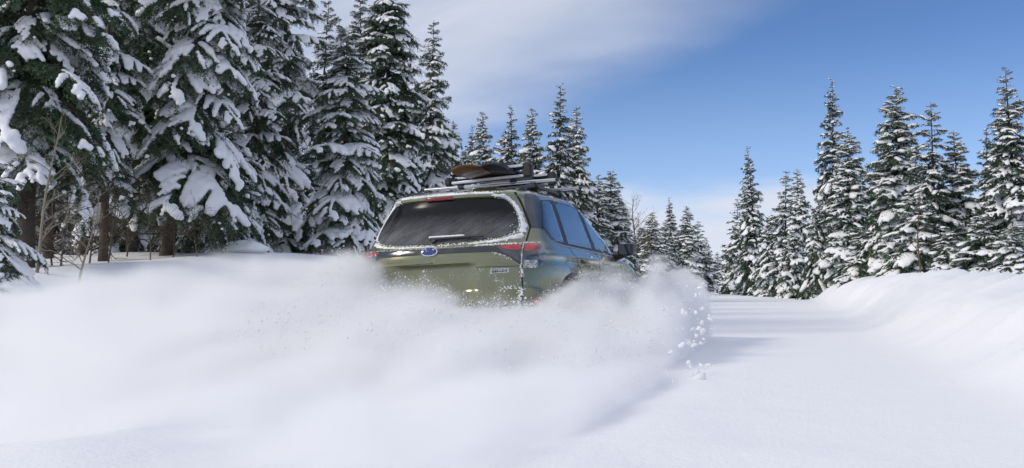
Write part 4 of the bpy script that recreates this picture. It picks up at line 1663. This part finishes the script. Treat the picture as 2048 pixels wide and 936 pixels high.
bare_tree(300, 13.2, 530, 300, 380, .010, 'twig', 'tangle of bare twigs left of the leaning trunk', name='bare_bush', seed=8, nb=20, blen=.55, cat='bush')
bare_tree(395, 13.6, 525, 385, 400, .010, 'twig', 'tangle of bare twigs right of the leaning trunk', name='bare_bush', seed=9, nb=20, blen=.55, cat='bush')
for bx, by, bd, tx, ty, sd, lb in [(105, 548, 11.9, 90, 400, 11, 'low dark twiggy bush left of the slender spruce trunk'), (178, 545, 12.6, 185, 410, 12, 'dense dark twigs at the foot of the slender spruce'), (252, 535, 14.6, 262, 400, 13, 'dark twigs round the foot of the bare straight trunk'), (345, 528, 13.9, 352, 420, 14, 'dark twigs crossing the foot of the leaning trunk')]:
    bare_tree(bx, bd, by, tx, ty, .014, 'twig', lb, name='bare_bush', seed=sd, nb=22, blen=.6, cat='bush')
bare_tree(1846, 31.0, 540, 1828, 360, .035, 'twig', 'thin bare stem leaning left in front of the open-branched spruce', seed=10, nb=10, blen=.16)


# ---- snow humps over buried shrubs along the left bank
def hump(px, d, w, h, label, seed):
    g = np.random.default_rng(seed)
    b = at(px, 540, d)
    z = float(ground_h(b[0], b[1]))
    v, f = ico(4)
    v = v.copy()
    n = fbm(v[:, 0] * 1.6 + seed, v[:, 1] * 1.6, v[:, 2] * 1.6, seed, 3) - .5
    v *= (1 + .45 * n)[:, None]
    v[:, 2] = np.where(v[:, 2] < 0, v[:, 2] * .5, v[:, 2])
    v *= np.array([w, w * .8, h])
    o = mesh_obj('snow_hump', np_mesh('snow_hump', v, f, M['snow']))
    o.location = (b[0], b[1], z + h * .25)
    tag(o, label, 'snow mound', 'snow humps along the left bank')
    return o


hump(66, 9.6, .13, .13, 'small round snow hump at the foot of the pale sapling', 1)
hump(490, 14.6, .34, .13, 'rounded snow hump on the bank below the short snow-heavy spruce', 2)
hump(20, 9.2, .20, .18, 'snow hump in the lower left corner of the forest edge', 3)

# ------------------------------------------------------------------ powder thrown up by the car
inv = np.array(CARM.inverted())


def powder_density(x, y, z):
    cx = inv[0, 0] * x + inv[0, 1] * y + inv[0, 3]
    cy_ = inv[1, 0] * x + inv[1, 1] * y + inv[1, 3]
    hg = z
    # streaming noise, stretched along the car's travel
    wx = cx * 1.5 + .8 * (fbm(cx * .9, cy_ * .5, z * .9, 71, 2) - .5)
    n1 = fbm(wx, cy_ * .55 + 3.0, z * 2.0, 61, 4, .6)
    n2 = fbm(cx * 5.0, cy_ * 1.5, z * 6.0, 91, 3, .7)
    nz = (n1 - .5) + .45 * (n2 - .5)
    # A: wave thrown from the right front wheel, along the right flank
    ridge_c = np.interp(cy_, [-6, -2, 0, 2, 4, 4.6], [1.75, 1.6, 1.44, 1.32, 1.30, 1.28])
    ridge_w = np.interp(cy_, [-6, -2, 0, 2, 4, 4.8], [.62, .60, .55, .46, .40, .30])
    top_a = np.interp(cy_, [-6, -3, -1, 0, 1, 2.2, 3.4, 4.2, 4.9], [.05, .26, .46, .64, .80, .76, .82, 1.04, .3])
    lat = np.clip(1 - (np.maximum(np.abs(cx - ridge_c) - .18, 0) / (ridge_w - .12)) ** 2, 0, 1)
    za = top_a * np.sqrt(lat) * (cy_ < 4.9)
    # B: boiling cloud behind the tail, higher to the left
    wide = sstep(cx, -6.5, -3.6) * (1 - sstep(cx, 1.2, 2.1))
    top_b = np.interp(cx, [-7, -4.5, -2.5, -1.2, -.7, 0, .5, 1.0, 2.2], [.15, .34, .62, .76, .84, .72, .48, .46, .30])
    back = sstep(-cy_, -1.6 + 0 * cy_, .3) * np.interp(cy_, [-7, -5, -3.4, -1.5, .6], [.0, .22, .62, .95, 1])
    zb = top_b * wide * back
    # C: left flank trail drifting to the bank
    zl = np.interp(cx, [-7.5, -5, -3.6, -2.4, -1.6, -1.0, -.8], [0, .30, .48, .66, .70, .62, 0]) * sstep(-cy_, -4.2, -1.0) * np.interp(cy_, [-6, -4, -2, 0], [.0, .3, .75, 1])
    gz = .0 + 1.05 * sstep(-(x * CA - y * SA), 4.9, 8.0)
    ztop = np.maximum(np.maximum(za, zb), zl)
    d = (ztop * (1 + .75 * nz) + .22 * nz - np.maximum(hg - .30 * gz, 0))
    soft = np.where(za >= ztop - 1e-6, .04 + .15 * ztop, .06 + .30 * ztop)
    core = np.clip(d / soft, 0, 1) ** 1.5
    core *= (ztop > .03)
    core *= np.clip(.42 + 3.2 * (n1 - .44) + 2.2 * (n2 - .5), .02, 2.0)
    core *= sstep(y, 2.2, 4.2)
    # keep the air in the cabin clear
    inside = (np.abs(cx) < .88) & (cy_ > .08) & (cy_ < 4.5)
    core = np.where(inside, 0, core)
    return core * 1.5


VMIN, VMAX, CELL = np.array([-8.0, 2.0, -.12]), np.array([3.6, 15.0, 1.65]), .052
NV = np.ceil((VMAX - VMIN) / CELL).astype(int) + 1
VMAX = VMIN + (NV - 1) * CELL
gx, gy, gz_ = [VMIN[i] + np.arange(NV[i]) * CELL for i in range(3)]
GX, GY, GZ = np.meshgrid(gx, gy, gz_, indexing='ij')
DENS = powder_density(GX, GY, GZ).astype(np.float32)
for ax_ in range(3):                                       # density fades out before the box ends
    sl = [slice(None)] * 3
    for e_ in (0, -1):
        sl[ax_] = e_
        DENS[tuple(sl)] = 0

pm = bpy.data.meshes.new('powder_cloud')
pm.vertices.add(DENS.size)
pm.vertices.foreach_set('co', np.c_[GX.ravel(), GY.ravel(), GZ.ravel()].astype(np.float32).ravel())
at_ = pm.attributes.new('dens', 'FLOAT', 'POINT')
at_.data.foreach_set('value', DENS.ravel())
pow_o = mesh_obj('powder_cloud', pm)
tag(pow_o, 'cloud of white powder snow thrown up round the tail and right side of the car', 'snow spray', kind='stuff')
pmat = bpy.data.materials.new('airborne_powder')
pmat.use_nodes = True
pn = pmat.node_tree
pn.nodes.clear()
po = pn.nodes.new('ShaderNodeOutputMaterial')
pv = pn.nodes.new('ShaderNodeVolumePrincipled')
pv.inputs['Color'].default_value = (0.998, 0.998, 0.999, 1)
pv.inputs['Density'].default_value = 4.8
pv.inputs['Anisotropy'].default_value = 0.15
pn.links.new(pv.outputs[0], po.inputs['Volume'])
pm.materials.append(pmat)
ng = bpy.data.node_groups.new('powder_field', 'GeometryNodeTree')
ng.interface.new_socket('Geometry', in_out='INPUT', socket_type='NodeSocketGeometry')
ng.interface.new_socket('Geometry', in_out='OUTPUT', socket_type='NodeSocketGeometry')
gi = ng.nodes.new('NodeGroupInput')
go = ng.nodes.new('NodeGroupOutput')
pos = ng.nodes.new('GeometryNodeInputPosition')


def vm(op, a, b):
    n = ng.nodes.new('ShaderNodeVectorMath')
    n.operation = op
    ng.links.new(a, n.inputs[0])
    n.inputs[1].default_value = b
    return n.outputs[0] if op != 'DOT_PRODUCT' else n.outputs['Value']


rel = vm('SUBTRACT', pos.outputs[0], tuple(VMIN - CELL * .5))
cell = vm('MULTIPLY', rel, (1 / CELL,) * 3)
fln = ng.nodes.new('ShaderNodeVectorMath')
fln.operation = 'FLOOR'
ng.links.new(cell, fln.inputs[0])
ind = vm('DOT_PRODUCT', fln.outputs[0], (float(NV[1] * NV[2]), float(NV[2]), 1.0))
nat = ng.nodes.new('GeometryNodeInputNamedAttribute')
nat.data_type = 'FLOAT'
nat.inputs['Name'].default_value = 'dens'
si = ng.nodes.new('GeometryNodeSampleIndex')
si.data_type = 'FLOAT'
si.domain = 'POINT'
si.clamp = True
ng.links.new(gi.outputs[0], si.inputs['Geometry'])
ng.links.new(nat.outputs[0], si.inputs['Value'])
ng.links.new(ind, si.inputs['Index'])
vc = ng.nodes.new('GeometryNodeVolumeCube')
ng.links.new(si.outputs[0], vc.inputs['Density'])
vc.inputs['Min'].default_value = tuple(VMIN)
vc.inputs['Max'].default_value = tuple(VMAX)
for k_, n_ in zip(('Resolution X', 'Resolution Y', 'Resolution Z'), NV):
    vc.inputs[k_].default_value = int(n_)
sm_ = ng.nodes.new('GeometryNodeSetMaterial')
sm_.inputs['Material'].default_value = pmat
ng.links.new(vc.outputs[0], sm_.inputs['Geometry'])
ng.links.new(sm_.outputs[0], go.inputs[0])
pow_o.modifiers.new('powder', 'NODES').node_group = ng


# flying clumps: each its own thing
CL = []
for i in range(6):
    g = np.random.default_rng(700 + i)
    v, f = ICO2
    v = v.copy()
    v *= (1 + .55 * (fbm(v[:, 0] * 1.3 + i * 5, v[:, 1] * 1.3, v[:, 2] * 1.3, 700 + i, 3) - .5) * 2.6)[:, None]
    v *= g.uniform(.5, 1.4, 3)
    CL.append(np_mesh('snow_clump', v, f, M['ice']))
g = np.random.default_rng(77)
big = [(1352, 645, 10, 13), (1350, 705, 9.2, 17), (1340, 700, 9.3, 8), (1278, 655, 9.6, 11), (1284, 640, 9.8, 7), (1396, 745, 7.6, 11), (1402, 730, 7.8, 9), (1398, 757, 7.4, 13), (1384, 660, 9.4, 9), (1405, 663, 9.4, 9), (1388, 690, 8.6, 8), (1375, 684, 8.8, 8), (1416, 730, 7.9, 8), (1383, 800, 6.4, 14), (1370, 800, 6.4, 9), (1320, 690, 9.0, 8), (1290, 700, 8.8, 7), (1335, 610, 10.4, 7), (1300, 605, 10.6, 6), (1270, 575, 11, 5)]
BIGLAB = {0: 'round lump of snow in mid air above the largest oval one', 1: 'largest oval lump of snow hanging in the right-hand spray', 3: 'round lump of snow on the left side of the spray below the car door', 13: 'flat white slab of snow lowest at the edge of the spray', 7: 'fist-sized lump of snow near the bottom of the spray edge'}
for kk, (px, py, d, r) in enumerate(big):
    o = mesh_obj('snow_clump', CL[g.integers(6)])
    d = d - 1.1
    o.location = tuple(at(px, py, d))
    rr = r * d / FPX * .62
    o.scale = (rr * g.uniform(.9, 1.3), rr, rr * g.uniform(.8, 1.1))
    o.rotation_euler = tuple(g.uniform(0, 6.28, 3))
    tag(o, BIGLAB.get(kk, 'small white lump of snow flung up at the right of the car'), 'snow clump', 'snow clumps flung up beside the car')
for k in range(130):
    py = g.choice([g.uniform(560, 690), g.uniform(600, 780)])
    px = np.interp(py, [560, 600, 700, 780], [1395, 1402, 1390, 1375]) + g.normal(0, 16) + 18 - g.exponential(42)
    d = float(np.interp(py, [570, 640, 700, 780], [8.6, 7.0, 6.1, 5.3])) + g.normal(0, .35)
    o = mesh_obj('snow_clump', CL[g.integers(6)])
    o.location = tuple(at(px, py, d))
    rr = min(10, 1.0 + g.exponential(1.7)) * d / FPX * .7
    o.scale = (rr * g.uniform(.7, 1.6), rr, rr * g.uniform(.6, 1.2))
    o.rotation_euler = tuple(g.uniform(0, 6.28, 3))
    tag(o, 'small white lump of snow flung up at the right of the car', 'snow clump', 'snow clumps flung up beside the car')

# fine grains in the cloud: uncountable
flat = DENS.ravel()
pr = np.where(flat > 0, np.minimum(flat, .35) * np.exp(-flat * .8), 0)
pr = pr * (GX.ravel() > -1.5) * (GY.ravel() > 5.0)
pr = pr / pr.sum()
N = 52000
ii = np.random.default_rng(5).choice(len(pr), N, p=pr)
g = np.random.default_rng(6)
pp = np.c_[GX.ravel()[ii], GY.ravel()[ii], GZ.ravel()[ii]] + g.uniform(-.5, .5, (N, 3)) * CELL + np.array([0, 0, .04])
rr = .0017 + g.exponential(.0015, N).clip(0, .010)
octv = np.array([(1, 0, 0), (-1, 0, 0), (0, 1, 0), (0, -1, 0), (0, 0, 1), (0, 0, -1)], float)
octf = np.array([(0, 2, 4), (2, 1, 4), (1, 3, 4), (3, 0, 4), (2, 0, 5), (1, 2, 5), (3, 1, 5), (0, 3, 5)])
v = (pp[:, None] + octv[None] * rr[:, None, None]).reshape(-1, 3)
f = (octf[None] + (np.arange(N) * 6)[:, None, None]).reshape(-1, 3)
o = mesh_obj('powder_grains', np_mesh('powder_grains', v, f, M['ice']))
tag(o, 'fine grains of snow flying round the car', 'snow spray', kind='stuff')
